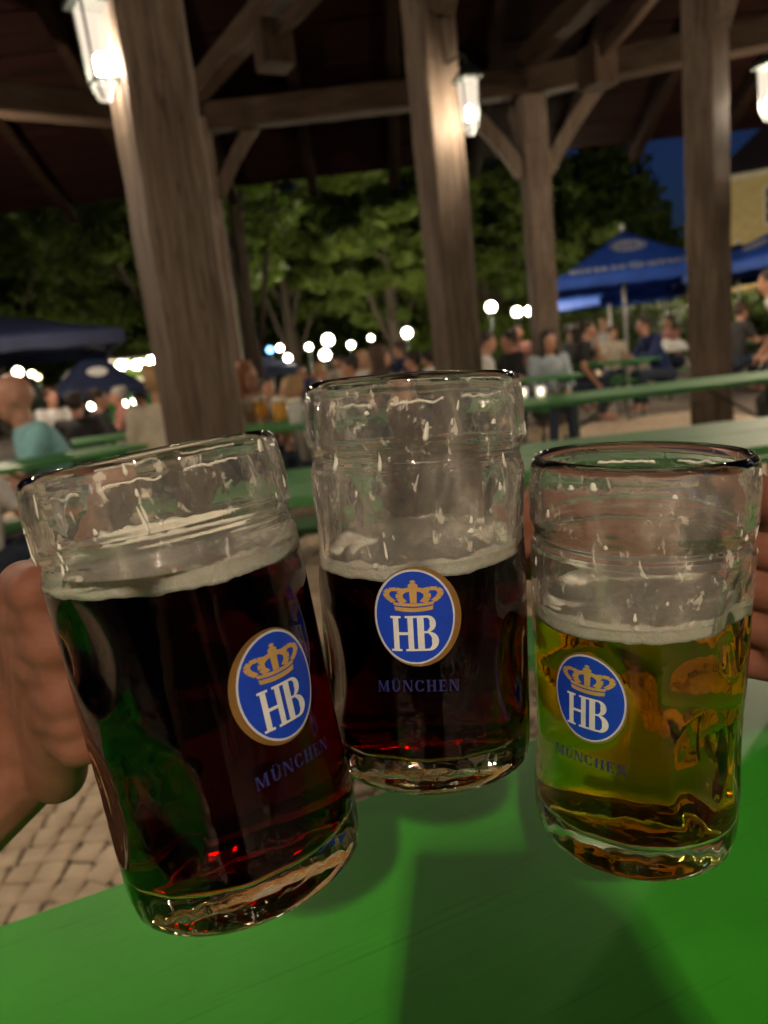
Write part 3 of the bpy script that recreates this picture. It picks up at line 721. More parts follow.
# ------------------------------------------------------------------ hands
def make_hand(mug, mirror, label, spin=0, lift=0, fore=(.30, .05, -.10), sleeve=None, wrist=(.165, .026, .088), hs=1.08, fore_world=None):
    root_o, rot, B, L, X, Y, ax = mug
    sy = -1 if mirror else 1
    def P(x, y, z): return Vector((x, y*sy, z+lift))
    bm = bmesh.new()
    if fore_world: q_ = rot.transposed() @ Vector(fore_world); fore = (q_.x, q_.y*sy, q_.z)
    W = P(*wrist); zs = [.143, .123, .103, .084]
    for i, z in enumerate(zs):
        mcp = P(.110+.003*i, .030-.001*abs(i-1.3), z-.004*i*.3)
        r1 = [.0098, .0102, .0097, .0086][i]; ln = [.95, 1.05, 1.0, .82][i]
        # metacarpal
        w0 = W+P(0, 0, 0)*0+Vector((-.014, 0, (.020-.013*i)))
        capsule(bm, w0, mcp, .0135, .0118)
        pip = P(.0735+.002*(1-ln)*10, .0320, z+.001); capsule(bm, mcp, pip, r1*1.12, r1)
        mid = P(.0680, .010, z+.001); capsule(bm, pip, mid, r1, r1*.93)
        m2_ = P(.0700, -.008*ln, z+.001); capsule(bm, mid, m2_, r1*.93, r1*.9)
        dip = P(.0790, -.0185*ln, z); capsule(bm, m2_, dip, r1*.9, r1*.88)
        tip = P(.0960*1.0, -.0215*ln, z-.002); capsule(bm, dip, tip, r1*.88, r1*.78)
    for i in range(3):
        a_ = P(.108, .031, (zs[i]+zs[i+1])/2); b_ = P(.092, .032, (zs[i]+zs[i+1])/2+.001); capsule(bm, W+Vector((-.02, 0, .010-.012*i)), a_, .0125, .0112); capsule(bm, a_, b_, .0116, .0102); capsule(bm, b_, P(.0745, .0325, (zs[i]+zs[i+1])/2+.001), .0098, .0080)
    # palm slab and heel
    for (a, b_, ra, rb_) in (((.150, .022, .108), (.118, .026, .134), .017, .014), ((.152, .024, .092), (.120, .026, .104), .017, .014), ((.150, .024, .080), (.120, .025, .084), .016, .013), ((.155, .024, .096), (.128, .014, .112), .018, .013)):
        capsule(bm, P(*a), P(*b_), ra, rb_)
    # thumb
    cmc = P(.148, .010, .118); tm = P(.128, -.004, .152); ti = P(.102, -.008, .1705); tt = P(.078, -.006, .1745)
    capsule(bm, cmc, tm, .0165, .0125); capsule(bm, tm, ti, .0120, .0108); capsule(bm, ti, tt, .0108, .0088)
    capsule(bm, P(.150, .020, .110), P(.118, .018, .146), .012, .010)
    # web
    # wrist and forearm
    w1 = W+Vector((fore[0]*.35, fore[1]*.35*sy, fore[2]*.35)); w2 = W+Vector((fore[0], fore[1]*sy, fore[2]))
    capsule(bm, P(.150, .024, .094), W, .0225, .0235); fl = ((0, 1, 0), .8)
    capsule(bm, W+Vector((0, 0, .007)), w1+Vector((0, 0, .008)), .0215, .0270); capsule(bm, W+Vector((0, 0, -.009)), w1+Vector((0, 0, -.009)), .0205, .0265)
    capsule(bm, w1, w2, .033, .045)
    hc = Vector((.0955, 0, .115+lift)); S = Matrix.Rotation(spin, 4, 'Z') @ Matrix.Translation(hc) @ Matrix.Scale(hs, 4) @ Matrix.Translation(-hc)
    bmesh.ops.transform(bm, matrix=Matrix.Translation(B) @ rot.to_4x4() @ S, verts=bm.verts)
    cen = Matrix.Translation(B) @ rot.to_4x4() @ S
    o = remesh('hand', bm, skin, .0017, smooth=12)
    tag(o, label, 'hand'); pass
    # thumb nail
    def nail(p_tip, p_prev, nrm, sz, name='fingernail'):
        t = (p_tip-p_prev).normalized(); nn = (nrm-t*nrm.dot(t)).normalized(); s_ = t.cross(nn)
        Mx = Matrix((s_, t, nn)).transposed()
        bmn = bmesh.new(); ellipsoid(bmn, (0, 0, 0), (sz*.78, sz, sz*.22)); 
        bmesh.ops.transform(bmn, matrix=cen @ (Matrix.Translation(p_tip+nn*sz*.93+t*sz*.15) @ Mx.to_4x4()), verts=bmn.verts)
        bm_obj(name, bmn, nail_m, o, True)
    nail(tt, ti, Vector((0, 0, 1)), .0078)
    for i, z in enumerate(zs):
        r1 = [.0098, .0102, .0097, .0086][i]; ln = [.95, 1.05, 1.0, .82][i]
        nail(P(.0960, -.0215*ln, z-.002), P(.0790, -.0185*ln, z), Vector((0, -sy, 0)), r1*.68)
    # knitted or cotton sleeve end on the forearm
    if sleeve:
        bmn = bmesh.new(); d = (w2-w1).normalized(); e = w2+d*.16
        tube(bmn, [w2-d*.05, w2-d*.045, w2+d*.05, e], [.047, .052, .055, .060], 22, cap=True)
        bmesh.ops.transform(bmn, matrix=cen, verts=bmn.verts); bm_obj('sleeve', bmn, sleeve, o, True)
    return o
cloth_grey = var_mat('grey_cotton', (.10, .10, .11), (.16, .16, .17), .9, 60, bmp=.4)
cloth_navy = var_mat('navy_cotton', (.012, .02, .07), (.03, .045, .12), .9, 40, bmp=.3)
make_hand(m1, False, 'bare hand coming in from the left, gripping the left dark beer mug', sleeve=cloth_grey, fore_world=(-.24, -.03, -.17), lift=-.014, wrist=(.160, .030, .075), hs=1.30)
make_hand(m2, True, 'bare hand behind the middle mug, thumb up, seen through its glass', sleeve=cloth_navy, fore_world=(.24, .14, -.07), lift=.006)
make_hand(m3, True, 'bare hand at the right picture edge, holding the pale beer mug', sleeve=cloth_grey, fore_world=(.26, .05, -.10))

# ------------------------------------------------------------------ beer-garden tables and benches
def trestle_mb(bm, x, w_, h, lean):
    y = w_/2-.03
    for s in (-1, 1):
        tube(bm, [(x, s*y*.8, h-.03), (x+lean, s*y, .0)], .012, 8)
    tube(bm, [(x+lean*.35, -y*.88, h*.65), (x+lean*.35, y*.88, h*.65)], .009, 6)
    tube(bm, [(x+lean, -y, .012), (x+lean, y, .012)], .011, 6)
    tube(bm, [(x, -y*.8, h-.04), (x, y*.8, h-.04)], .011, 6)
def trestle(name, c, rz, L, w_, h, label, cat, group, m=green_far, th=.028):
    root = empty(name, (c[0], c[1], 0), rz); tag(root, label, cat, group)
    bm = bmesh.new(); nb = 2 if w_ > .4 else 1; bw = w_/nb
    for i in range(nb): box(bm, (0, -w_/2+bw*(i+.5), h-th/2), (L, bw-(.003 if nb > 1 else 0), th), 0, .004)
    for x in (-L*.36, L*.36): box(bm, (x, 0, h-th-.016), (.05, w_*.9, .03), 0)
    bm_obj('board', bm, m, root)
    for s in (-1, 1):
        bm = bmesh.new(); trestle_mb(bm, s*L*.36, w_, h-th, s*.05); bm_obj('leg', bm, steel, root)
        bm = bmesh.new(); tube(bm, [(s*L*.36, 0, h*.5), (s*L*.12, 0, h-th-.01)], .008, 6); bm_obj('strut', bm, steel, root)
    return root
def table_edge(a, b_, w_, side, **k):
    """table whose long edge runs from a to b_; side +1 puts the top on the left of that direction"""
    a, b_ = Vector((*a[:2], 0)), Vector((*b_[:2], 0)); d = (b_-a); L = d.length; d.normalize(); nrm = Vector((-d.y, d.x, 0))*side
    c = (a+b_)/2+nrm*w_/2
    return trestle(k.pop('name', 'beer_table'), (c.x, c.y), math.atan2(d.y, d.x), L, w_, k.pop('h', .75), **k)
TG = 'green trestle tables in the beer garden'; BG_ = 'green trestle benches in the beer garden'
# the near table: one wide board so that the painted surface is unbroken
dF = Vector((.925, .38, 0)).normalized(); a0 = Vector((-.302, .461, 0))-dF*.75; b0 = Vector((-.302, .461, 0))+dF*1.45
nF = Vector((dF.y, -dF.x, 0)); cF = (a0+b0)/2+nF*.30
root = empty('beer_table', (cF.x, cF.y, 0), math.atan2(dF.y, dF.x)); tag(root, 'bright green painted table right under the three raised mugs', 'table', TG)
bm = bmesh.new(); box(bm, (0, 0, .736), (2.2, .60, .028), 0, .005); bm_obj('board', bm, green, root)
for s in (-1, 1):
    bm = bmesh.new(); trestle_mb(bm, s*.8, .6, .722, s*.05); bm_obj('leg', bm, steel, root)
table_edge((-.46, 2.07), (2.6, 2.07), .62, 1, label='long green table just beyond the mugs, its end showing between left and middle mug', cat='table', group=TG)
table_edge((.70, 4.33), (2.95, 4.40), .62, 1, label='green table in front of the right timber post', cat='table', group=TG)
table_edge((1.75, 10.45), (3.35, 9.1), .6, 1, label='green table running back beside the far timber post, with amber drinks', cat='table', group=TG)
e0 = at(500, 360, 7.25); e1 = at(585, 360, 7.35)
table_edge((e0.x, e0.y), (e1.x, e1.y), .5, 1, label='short green table right in front of the woman in the denim jacket', cat='table', group=TG)
table_edge((-2.75, 3.1), (-1.40, 4.58), .5, 1, label='green table in front of the bald man in the light blue polo shirt', cat='table', group=TG)
tbp = onz(245, 432, .75); tbq = onz(312, 428, .75)
table_edge((tbp.x-.3, tbp.y), (tbq.x+.5, tbq.y+.2), .7, 1, label='cluttered green table behind the nearest post, beneath its dark tree', cat='table', group=TG)
t3 = onz(652, 353, .75); table_edge((t3.x, t3.y), (t3.x+2.2, t3.y-.2), .6, 1, label='green table behind the right post, carrying a white heap', cat='table', group=TG)
t4 = onz(100, 440, .75); table_edge((t4.x-.2, t4.y), (t4.x+1.6, t4.y+.8), .5, 1, label='pale green table beside the seated person in the cream jacket', cat='table', group=TG)
q = onz(0, 530, .45); trestle('beer_bench', (q.x-.1, q.y+.15), math.atan2(1.48, 1.35), 1.6, .25, .45, 'bench on the near side of the table of the light blue polo man', 'bench', BG_)
trestle('beer_bench', (-.15, 3.15), R(3), 1.5, .25, .45, 'bench seen between left and middle mug, behind the long table', 'bench', BG_)
trestle('beer_bench', (1.8, 3.6), R(2), 2.2, .25, .45, 'bench in front of the table by the right timber post', 'bench', BG_)
trestle('beer_bench', (tbp.x+.1, tbp.y-.45), R(6), 1.6, .25, .45, 'bench in front of the cluttered table behind the nearest post', 'bench', BG_)
trestle('beer_bench', (.45, 1.62), R(4), 1.6, .25, .45, 'bench on the near side of the long table beyond the mugs', 'bench', BG_)
q = onz(665, 372, .45); trestle('beer_bench', (q.x, q.y+.4), R(-5), 2.2, .25, .45, 'bench under the man in the navy shirt', 'bench', BG_)
trestle('beer_bench', (2.9, 10.9), R(-40), 2, .25, .45, 'bench on the far side of the table with amber drinks', 'bench', BG_)

# ------------------------------------------------------------------ people
hair_m = {k: var_mat('hair_'+k, c1, c2, .55, 30, (1, 1, .3), bmp=.5) for k, c1, c2 in (('dark', (.012, .008, .006), (.03, .02, .014)), ('blond', (.32, .18, .08), (.5, .31, .15)), ('ginger', (.28, .10, .04), (.4, .17, .07)), ('grey', (.25, .23, .21), (.36, .34, .32)), ('brown', (.05, .025, .015), (.1, .05, .03)))}
def cloth(name, c): return var_mat(name, tuple(x*.7 for x in c), c, .85, 12, bmp=.4, bd=.01)
CL = {'aqua': cloth('light_blue_cotton', (.30, .62, .66)), 'cream': cloth('cream_cotton', (.62, .54, .42)), 'white': cloth('white_cotton', (.7, .7, .68)), 'black': cloth('black_cotton', (.02, .02, .022)),
      'navy': cloth('navy_wool', (.015, .03, .12)), 'denim': cloth('pale_denim', (.40, .48, .54)), 'grey': cloth('grey_wool', (.2, .2, .21)), 'dark': cloth('charcoal_cotton', (.05, .05, .055)), 'rose': cloth('rose_cotton', (.45, .2, .17)), 'jeans': cloth('dark_jeans', (.03, .045, .08))}
def person(px, py, Y, face, top, hair, label, lean=.12, trousers='jeans', hair_style='short', arms='table', scale=1.0, stand=False, loc=None, sleeves='short', headdown=.0, group=None):
    """px,py: head centre in the photo. face: direction the person faces (world angle)."""
    h = Vector(loc) if loc else at(px, py, Y); HZ = 1.62 if stand else 1.19
    s = scale; root = empty('person', (h.x, h.y, h.z-HZ*s), face); root.scale = (s, s, s)
    tag(root, label, 'person', group)
    # local: +x is forward, z up, head centre at (0,0,HZ)
    hip = Vector((-lean*1.6, 0, .90 if stand else .50)); ch = Vector((-lean*.55, 0, HZ-.27)); nk = Vector((-.035, 0, HZ-.13)); hd = Vector((0, 0, HZ))
    bm = bmesh.new()
    ellipsoid(bm, hd+Vector((-.012, 0, .025)), (.095, .076, .098)); ellipsoid(bm, hd+Vector((.022, 0, -.035)), (.066, .055, .078))
    ellipsoid(bm, hd+Vector((.092, 0, -.008)), (.018, .012, .022)); ellipsoid(bm, hd+Vector((.082, 0, -.055)), (.012, .024, .008))
    for sy in (-1, 1):
        ellipsoid(bm, hd+Vector((-.012, sy*.078, -.005)), (.018, .010, .030)); ellipsoid(bm, hd+Vector((.070, sy*.030, .026)), (.016, .020, .008))
    capsule(bm, nk+Vector((0, 0, -.05)), hd+Vector((-.02, 0, -.06)), .056, .052)
    capsule(bm, hip, ch, .135, .14, flat=((1, 0, 0), .75)); capsule(bm, ch+Vector((0, -.11, .05)), ch+Vector((0, .11, .05)), .075, .075)
    limbs = []
    for sy in (-1, 1):
        sh = ch+Vector((0, sy*.17, .085))
        if arms == 'table': el = sh+Vector((.13, sy*.05, -.24)); hn = el+Vector((.20, -sy*.10, .02))
        elif arms == 'phone': el = sh+Vector((.08, sy*.10, -.16)); hn = Vector((.27, (.07 if sy > 0 else -.040), HZ-.06+(.04 if sy < 0 else -.03)))
        elif arms == 'chin' and sy == 1: el = sh+Vector((.2, 0, -.22)); hn = hd+Vector((.09, .03, -.12))
        elif arms == 'lap': el = sh+Vector((.04, sy*.05, -.28)); hn = el+Vector((.22, -sy*.12, -.06))
        else: el = sh+Vector((.03, sy*.05, -.28)); hn = el+Vector((.14, 0, -.2))
        limbs.append((sh, el, hn)); capsule(bm, sh, el, .05, .040); capsule(bm, el, hn, .040, .026)
        ellipsoid(bm, hn+(hn-el).normalized()*.055, (.05, .035, .022))
        for f_ in range(4): capsule(bm, hn+(hn-el).normalized()*.08+Vector((0, (f_-1.5)*.017, 0)), hn+(hn-el).normalized()*.135+Vector((0, (f_-1.5)*.018, -.015)), .0095, .008, 8)
        capsule(bm, hn+(hn-el).normalized()*.03, hn+(hn-el).normalized()*.07+Vector((0, -sy*.05, .01)), .012, .009, 8)
        if stand: kn = Vector((.04, sy*.1, .48)); an = Vector((0, sy*.11, .08))
        else: kn = hip+Vector((.42, sy*.10, .02)); an = Vector((kn.x-.03, sy*.11, .08))
        capsule(bm, hip+Vector((0, sy*.09, 0)), kn, .085, .06); capsule(bm, kn, an, .058, .040); capsule(bm, an, an+Vector((.13, 0, -.035)), .04, .034)
    remesh('body', bm, skin_bg, .013, root, 3)
    bm = bmesh.new()
    capsule(bm, hip+Vector((0, 0, -.02)), ch, .150, .155, flat=((1, 0, 0), .80)); capsule(bm, ch+Vector((0, -.12, .055)), ch+Vector((0, .12, .055)), .084, .084)
    capsule(bm, nk+Vector((0, 0, -.065)), nk+Vector((0, 0, -.035)), .072, .064)
    for sh, el, hn in limbs:
        e = el if sleeves == 'long' else sh+(el-sh)*.62
        capsule(bm, sh, e, .066, .055)
        if sleeves == 'long': capsule(bm, el, hn+(el-hn)*.1, .054, .038)
    remesh('shirt', bm, CL[top], .015, root, 2)
    bm = bmesh.new()
    capsule(bm, hip+Vector((0, -.06, -.03)), hip+Vector((0, .06, -.03)), .135, .135)
    for sy in (-1, 1):
        if stand: kn = Vector((.04, sy*.1, .48)); an = Vector((0, sy*.11, .10))
        else: kn = hip+Vector((.42, sy*.10, .02)); an = Vector((kn.x-.03, sy*.11, .14))
        capsule(bm, hip+Vector((0, sy*.09, -.01)), kn, .100, .072); capsule(bm, kn, an, .070, .052)
    remesh('trousers', bm, CL[trousers], .017, root, 2)
    if hair:
        bm = bmesh.new()
        ellipsoid(bm, hd+Vector((-.028, 0, .040)), (.102, .086, .100))
        if hair_style == 'long':
            capsule(bm, hd+Vector((-.06, 0, .02)), hd+Vector((-.075, 0, -.22)), .085, .06, flat=((1, 0, 0), .6))
            for sy in (-1, 1): capsule(bm, hd+Vector((-.02, sy*.07, .02)), hd+Vector((-.01, sy*.085, -.2)), .035, .028)
        if hair_style == 'bun': ellipsoid(bm, hd+Vector((-.07, 0, .13)), (.05, .05, .045))
        for q in range(14):
            a = random.random()*2*PI; ellipsoid(bm, hd+Vector((-.035+.07*math.cos(a), .066*math.sin(a), .07+random.random()*.05)), (.03, .03, .025), seg=10)
        remesh('hair', bm, hair_m[hair], .012, root, 1)
    return root
P = person
P(12, 399, 4.9, R(205), 'aqua', None, 'bald man in a light blue polo shirt at the left green table', .16, 'dark', scale=1.3)
P(158, 384, 5.0, R(100), 'cream', 'blond', 'person in a loose cream jacket seated left of the nearest post', .08, sleeves='long', arms='lap')
P(-22, 455, 3.9, R(60), 'white', 'dark', 'child in white shirt at the left picture edge behind the bench', .08, scale=.8)
P(247, 378, 5.9, R(-30), 'cream', 'ginger', 'woman with ginger hair seated right of the nearest post', .1, hair_style='long', arms='table')
P(290, 392, 6.6, R(200), 'white', 'blond', 'person in a white top across the cluttered table', .1, arms='chin')
P(381, 358, 7.6, R(20), 'dark', 'brown', 'woman with long brown hair just left of the middle post', .08, hair_style='long')
P(349, 368, 9.0, R(190), 'rose', 'dark', 'person in a rose top in the crowd above the middle mug', .1)
P(412, 362, 9.5, R(170), 'dark', 'dark', 'dark dressed person between brown-haired woman and middle post', .1)
P(427, 360, 12, R(150), 'white', 'dark', 'small far person in white by the middle post', .1)
P(321, 372, 11, R(30), 'grey', 'blond', 'fair-haired far person in grey under the lamps', .1)
P(336, 362, 14, R(250), 'cream', 'dark', 'far person in cream in the crowd under the trees', .1)
P(302, 372, 13, R(-80), 'navy', 'dark', 'far person in navy under the big white lamps', .1)
P(487, 343, 8.2, R(-10), 'white', 'dark', 'person in a white shirt right of the middle post', .1)
P(508, 342, 9.6, R(200), 'black', 'dark', 'dark-clothed person beside the far timber post', .1, sleeves='long')
P(549, 342, 8.1, R(-80), 'denim', 'dark', 'woman in a pale denim jacket looking down at a table', .1, sleeves='long', arms='lap', hair_style='long')
P(572, 333, 11.5, R(-60), 'dark', 'dark', 'dark-haired person behind the woman in denim', .1)
P(588, 330, 9.8, R(-20), 'black', 'dark', 'man in a black t-shirt resting chin on his hand', .15, arms='chin')
P(643, 326, 10.6, R(190), 'navy', 'dark', 'man in a navy shirt facing left under the big blue umbrella', .2, sleeves='long')
P(613, 334, 13.5, R(260), 'cream', 'brown', 'far person in cream between the umbrella poles', .1)
P(768, 283, 6.8, R(160), 'white', 'dark', 'person in white top and black trousers leaning at the right edge', .25, trousers='black', stand=True, arms='down', scale=.92)
P(100, 400, 8.5, R(10), 'dark', 'dark', 'dark figure under the folded navy umbrella', .1, sleeves='long')
P(117, 397, 9.6, R(200), 'rose', 'grey', 'grey-haired person in rose top near the folded navy umbrella', .1)
P(76, 405, 7.4, R(90), 'black', 'dark', 'dark-clothed person behind the light blue polo man', .1, sleeves='long')

P(268, 388, 8.4, R(-60), 'rose', 'dark', 'person in rose behind the two amber mugs on the cluttered table', .1, arms='chin')
P(362, 360, 10.5, R(-100), 'white', 'blond', 'fair person in white between rose top and brown long hair', .1, hair_style='long')
P(398, 350, 12.5, R(200), 'navy', 'dark', 'far person in navy below the white lamp by the middle post', .1)
P(318, 366, 15, R(-70), 'rose', 'brown', 'very distant person in rose straight under the largest lamp', .1)
P(518, 334, 12, R(-90), 'rose', 'brown', 'person in rose beneath the bright lamp pair', .1)
P(604, 326, 15, R(-90), 'white', 'blond', 'far fair-haired person in white among umbrella poles', .1)
P(668, 322, 14, R(200), 'rose', 'dark', 'far person in rose just left of the right post', .1)
P(742, 312, 11, R(10), 'dark', 'brown', 'dark-clothed person seated between right post and picture edge', .1)
P(575, 336, 10.2, R(150), 'dark', 'dark', 'person in charcoal beside the woman in denim, turned away', .1, hair_style='long')
P(52, 398, 9.5, R(-40), 'white', 'brown', 'white-shirted person right behind the bald man', .1)
P(140, 398, 11.0, R(200), 'cream', 'dark', 'far person in cream in front of the lit stall', .1)
person(0, 0, 0, R(88), 'dark', 'brown', 'photographer seated behind the camera, phone raised in both hands', .06, arms='phone', loc=(.02, -.46, 1.17))
bm = bmesh.new(); box(bm, (0, 0, 0), (.078, .155, .008), 0, .003); ph = bm_obj('phone', bm, CL['black']); ph.matrix_world = Matrix.Translation(CAM-fw*.014+up*-.05) @ M3.to_4x4(); tag(ph, 'black phone held upright by the photographer', 'phone')
# ------------------------------------------------------------------ things on the tables
amber = emit_mat('x', (1, 1, 1), 0); bpy.data.materials.remove(amber)
amber, n, b = newmat('amber_beer'); b.inputs['Base Color'].default_value = (.85, .42, .05, 1); b.inputs['Roughness'].default_value = .15; b.inputs['Transmission Weight'].default_value = .3
clear_far = var_mat('pale_glassware', (.55, .56, .52), (.72, .73, .7), .12, 30, bmp=0)
def small_mug(c, label, full=True):
    root = empty('beer_mug', c); tag(root, label, 'beer mug', 'small distant beer mugs')
    bm = bmesh.new(); tube(bm, [(0, 0, .002), (0, 0, .02), (0, 0, .13)], [.044, .047, .049], 16); bm_obj('beer', bm, amber if full else clear_far, root, True)
    bm = bmesh.new(); tube(bm, [(0, 0, .130), (0, 0, .145), (0, 0, .165)], [.050, .051, .046], 16); bm_obj('foam', bm, foam_m, root, True)
    bm = bmesh.new(); tube(bm, [(.045, 0, .13), (.08, 0, .13), (.085, 0, .09), (.075, 0, .05), (.045, 0, .045)], .008, 8); bm_obj('handle', bm, clear_far, root, True)
small_mug(onz(514, 372, .755), 'amber beer mug left of the pair by the denim woman')
small_mug(onz(537, 369, .755), 'amber beer mug nearest the denim woman')
small_mug(onz(262, 418, .755), 'beer mug on the cluttered table behind the nearest post')
small_mug(onz(281, 420, .755), 'second beer mug on the cluttered table, nearer the middle mug')
small_mug(onz(297, 424, .755), 'empty-looking mug at the right end of the cluttered table', False)
tea_m = emit_mat('candle_glow', (1, .72, .3), 4)
for px, py, lb in ((523, 397, 'left one of the two glowing tealight jars on the green table'), (541, 396, 'right one of the two glowing tealight jars on the green table')):
    c = onz(px, py, .755); root = empty('tealight_jar', c); tag(root, lb, 'candle jar', 'glowing tealight jars')
    bm = bmesh.new(); tube(bm, [(0, 0, .001), (0, 0, .01), (0, 0, .06)], [.025, .03, .03], 14); bm_obj('jar', bm, pane_m, root, True)
    bm = bmesh.new(); ellipsoid(bm, (0, 0, .03), (.010, .010, .018)); bm_obj('flame', bm, tea_m, root, True)
# white crumpled heap (napkins) on the table behind the right post
c = onz(670, 352, .755); bm = bmesh.new(); bmesh.ops.create_icosphere(bm, subdivisions=4, radius=1)
for v_ in bm.verts:
    k = 1+.35*noise.noise(v_.co*2.2)+.15*noise.noise(v_.co*6); v_.co = Vector((v_.co.x*.32*k, v_.co.y*.16*k, max(0, v_.co.z)*.15*k))
o = bm_obj('napkin_pile', bm, CL['white'], None, True); o.location = (c.x+.1, c.y+.3, c.z); tag(o, 'crumpled white cloth heap on the table left of the right post', 'cloth')

# ------------------------------------------------------------------ umbrellas
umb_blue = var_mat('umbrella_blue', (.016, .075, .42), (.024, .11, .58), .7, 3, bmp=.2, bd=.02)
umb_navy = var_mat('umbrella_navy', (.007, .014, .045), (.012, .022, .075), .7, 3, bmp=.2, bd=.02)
def umbrella(apex, half, drop, val, rz, m, label, text=False, pole_to=0, sides=4, fold=1.0, dots=True, glyph=.24):
    apex = Vector(apex); root = empty('umbrella', (apex.x, apex.y, 0), rz); tag(root, label, 'umbrella', 'blue beer garden umbrellas')
    az = apex.z; bm = bmesh.new(); rad = half/math.cos(PI/sides) if sides == 4 else half
    cor = [Vector((rad*math.cos(2*PI*(k+.5)/sides-PI/2), rad*math.sin(2*PI*(k+.5)/sides-PI/2), az-drop)) for k in range(sides)]
    N = 6
    for k in range(sides):
        a, b_ = cor[k-1], cor[k]; top = Vector((0, 0, az))
        grid = []
        for i in range(N+1):
            t = i/N; row = []
            for j in range(N+1):
                e = a.lerp(b_, j/N); p = top.lerp(e, t); sag = -.05*math.sin(PI*t)*drop*.6 - .06*math.sin(PI*j/N)*t*t*0
                p = p+Vector((0, 0, sag)); row.append(bm.verts.new(p))
            grid.append(row)
        for i in range(N):
            for j in range(N): bm.faces.new((grid[i][j], grid[i][j+1], grid[i+1][j+1], grid[i+1][j]))
    bmesh.ops.remove_doubles(bm, verts=bm.verts, dist=1e-4)
    cn = bm_obj('canopy', bm, m, root, True); sd = cn.modifiers.new('t', 'SOLIDIFY'); sd.thickness = .006
    bm = bmesh.new()
    for k in range(sides):
        a, b_ = cor[k-1], cor[k]; prev = None
        for j in range(13):
            e = a.lerp(b_, j/12)*1.0; dd = .02*abs(math.sin(j*PI/2)); q = (bm.verts.new(e+Vector((0, 0, 0))), bm.verts.new(e*1.0+Vector((0, 0, -val+dd))))
            if prev: bm.faces.new((prev[0], q[0], q[1], prev[1]))
            prev = q
    vl = bm_obj('valance', bm, m, root); sd = vl.modifiers.new('t', 'SOLIDIFY'); sd.thickness = .005
    bm = bmesh.new(); tube(bm, [(0, 0, 0), (0, 0, az+.06)], .032, 12); ellipsoid(bm, (0, 0, az+.08), (.05, .05, .06)); bm_obj('pole', bm, pole_white, root, True)
    bm = bmesh.new(); box(bm, (0, 0, .05), (.7, .7, .1), 0, .02); bm_obj('base', bm, sett, root)
    for k in range(sides):
        bm = bmesh.new(); tube(bm, [Vector((0, 0, az-.02))+Vector((0, 0, -.03)), cor[k]+Vector((0, 0, -.02))], .012, 6); bm_obj('rib', bm, pole_white, root)
    if text:
        k0 = 0; a, b_ = cor[k0-1], cor[k0]   # face looking towards local -y
        mid = (a+b_)/2; top = Vector((0, 0, az)); ux = (b_-a).normalized(); 
        if ux.x < 0: ux = -ux
        uy = (top-mid).normalized(); nn = ux.cross(uy).normalized()
        if nn.z < 0: nn = -nn
        def put(name, polys, cx, cyy, m_, off=.02):
            V = []; Fs = []
            for j, p in enumerate(polys):
                idx = []
                for v_ in p:
                    yy = cyy+v_.y; t = 1-yy/(top-mid).length; sag = -.05*math.sin(PI*t)*drop*.6
                    idx.append(len(V)); V.append(mid+ux*(cx+v_.x)+uy*yy+Vector((0, 0, sag))+nn*(off+.0003*(j % 29)))
                Fs.append(tuple(idx))
            return mesh_obj(name, V, Fs, m_, root)
        sl = (top-mid).length
        bold = lambda ps: [[v_+Vector((dx, dy, 0)) for v_ in p] for dx, dy in ((0, 0), (.014, .006), (-.010, .010)) for p in ps]
        p1, w1 = text_polys('HOFBRÄU', glyph, .86, .14); p2, w2 = text_polys('MÜNCHEN', glyph, .86, .14); p1 = bold(p1); p2 = bold(p2)
        g_ = glyph
        put('lettering', p1, -w1/2-g_*1.05, g_*1.15, white_m); put('lettering', p2, w2/2+g_*1.05, g_*1.15, white_m)
        em = put('emblem', disc_polys(g_*.8, g_*.8, 3, 30), 0, g_*1.3, white_m, .02); 
        put('emblem_field', disc_polys(g_*.62, g_*.66, 3, 30), 0, g_*1.3, silver_m, .026)
        hb, _ = text_polys('HB', g_*.7, .8); put('letters', hb, 0, g_*1.2, umb_blue, .034)
        put('emblem', disc_polys(g_*1.95, g_*1.35, 3, 36), 0, sl*.62, white_m, .02)
        put('emblem_ring', disc_polys(g_*1.75, g_*1.17, 1, 36, .9), 0, sl*.62, umb_blue, .032)
        hb, _ = text_polys('HB', g_*1.2, 1.0); put('letters', hb, 0, sl*.61, umb_blue, .034)
    elif dots:
        for k in range(sides):
            a, b_ = cor[k-1], cor[k]; mid = (a+b_)/2; top = Vector((0, 0, az)); ux = (b_-a).normalized(); uy = (top-mid).normalized(); nn = ux.cross(uy).normalized()
            if nn.z < 0: nn = -nn
            c = mid.lerp(top, .45); V = []; Fs = []
            for p in disc_polys(half*.22, half*.14, 2, 24):
                idx = []
                for v_ in p: idx.append(len(V)); V.append(c+ux*v_.x+uy*v_.y+nn*.012)
                Fs.append(tuple(idx))
            mesh_obj('emblem', V, Fs, white_m, root)
    return root
umbrella(at(622, 231, 15.5), 1.50, .90, .20, R(-9), umb_blue, 'big royal blue umbrella with white lettering left of the right post', text=True, glyph=.175)
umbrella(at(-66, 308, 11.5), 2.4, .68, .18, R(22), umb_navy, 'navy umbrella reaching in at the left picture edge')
umbrella(at(88, 348, 10.5), .62, .62, .06, R(30), umb_navy, 'half-folded small navy umbrella behind the light blue polo man')
umbrella(at(608, 272, 21), 1.35, .7, .2, R(20), umb_blue, 'lower blue umbrella just behind and left of the lettered one')
umbrella(at(790, 222, 13), 1.2, .6, .15, R(10), umb_blue, 'blue umbrella cut by the right picture edge')
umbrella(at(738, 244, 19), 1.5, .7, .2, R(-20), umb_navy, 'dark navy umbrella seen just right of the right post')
umbrella(at(665, 268, 23), 1.9, .6, .2, R(5), umb_navy, 'navy umbrella in the shade behind the lettered one')
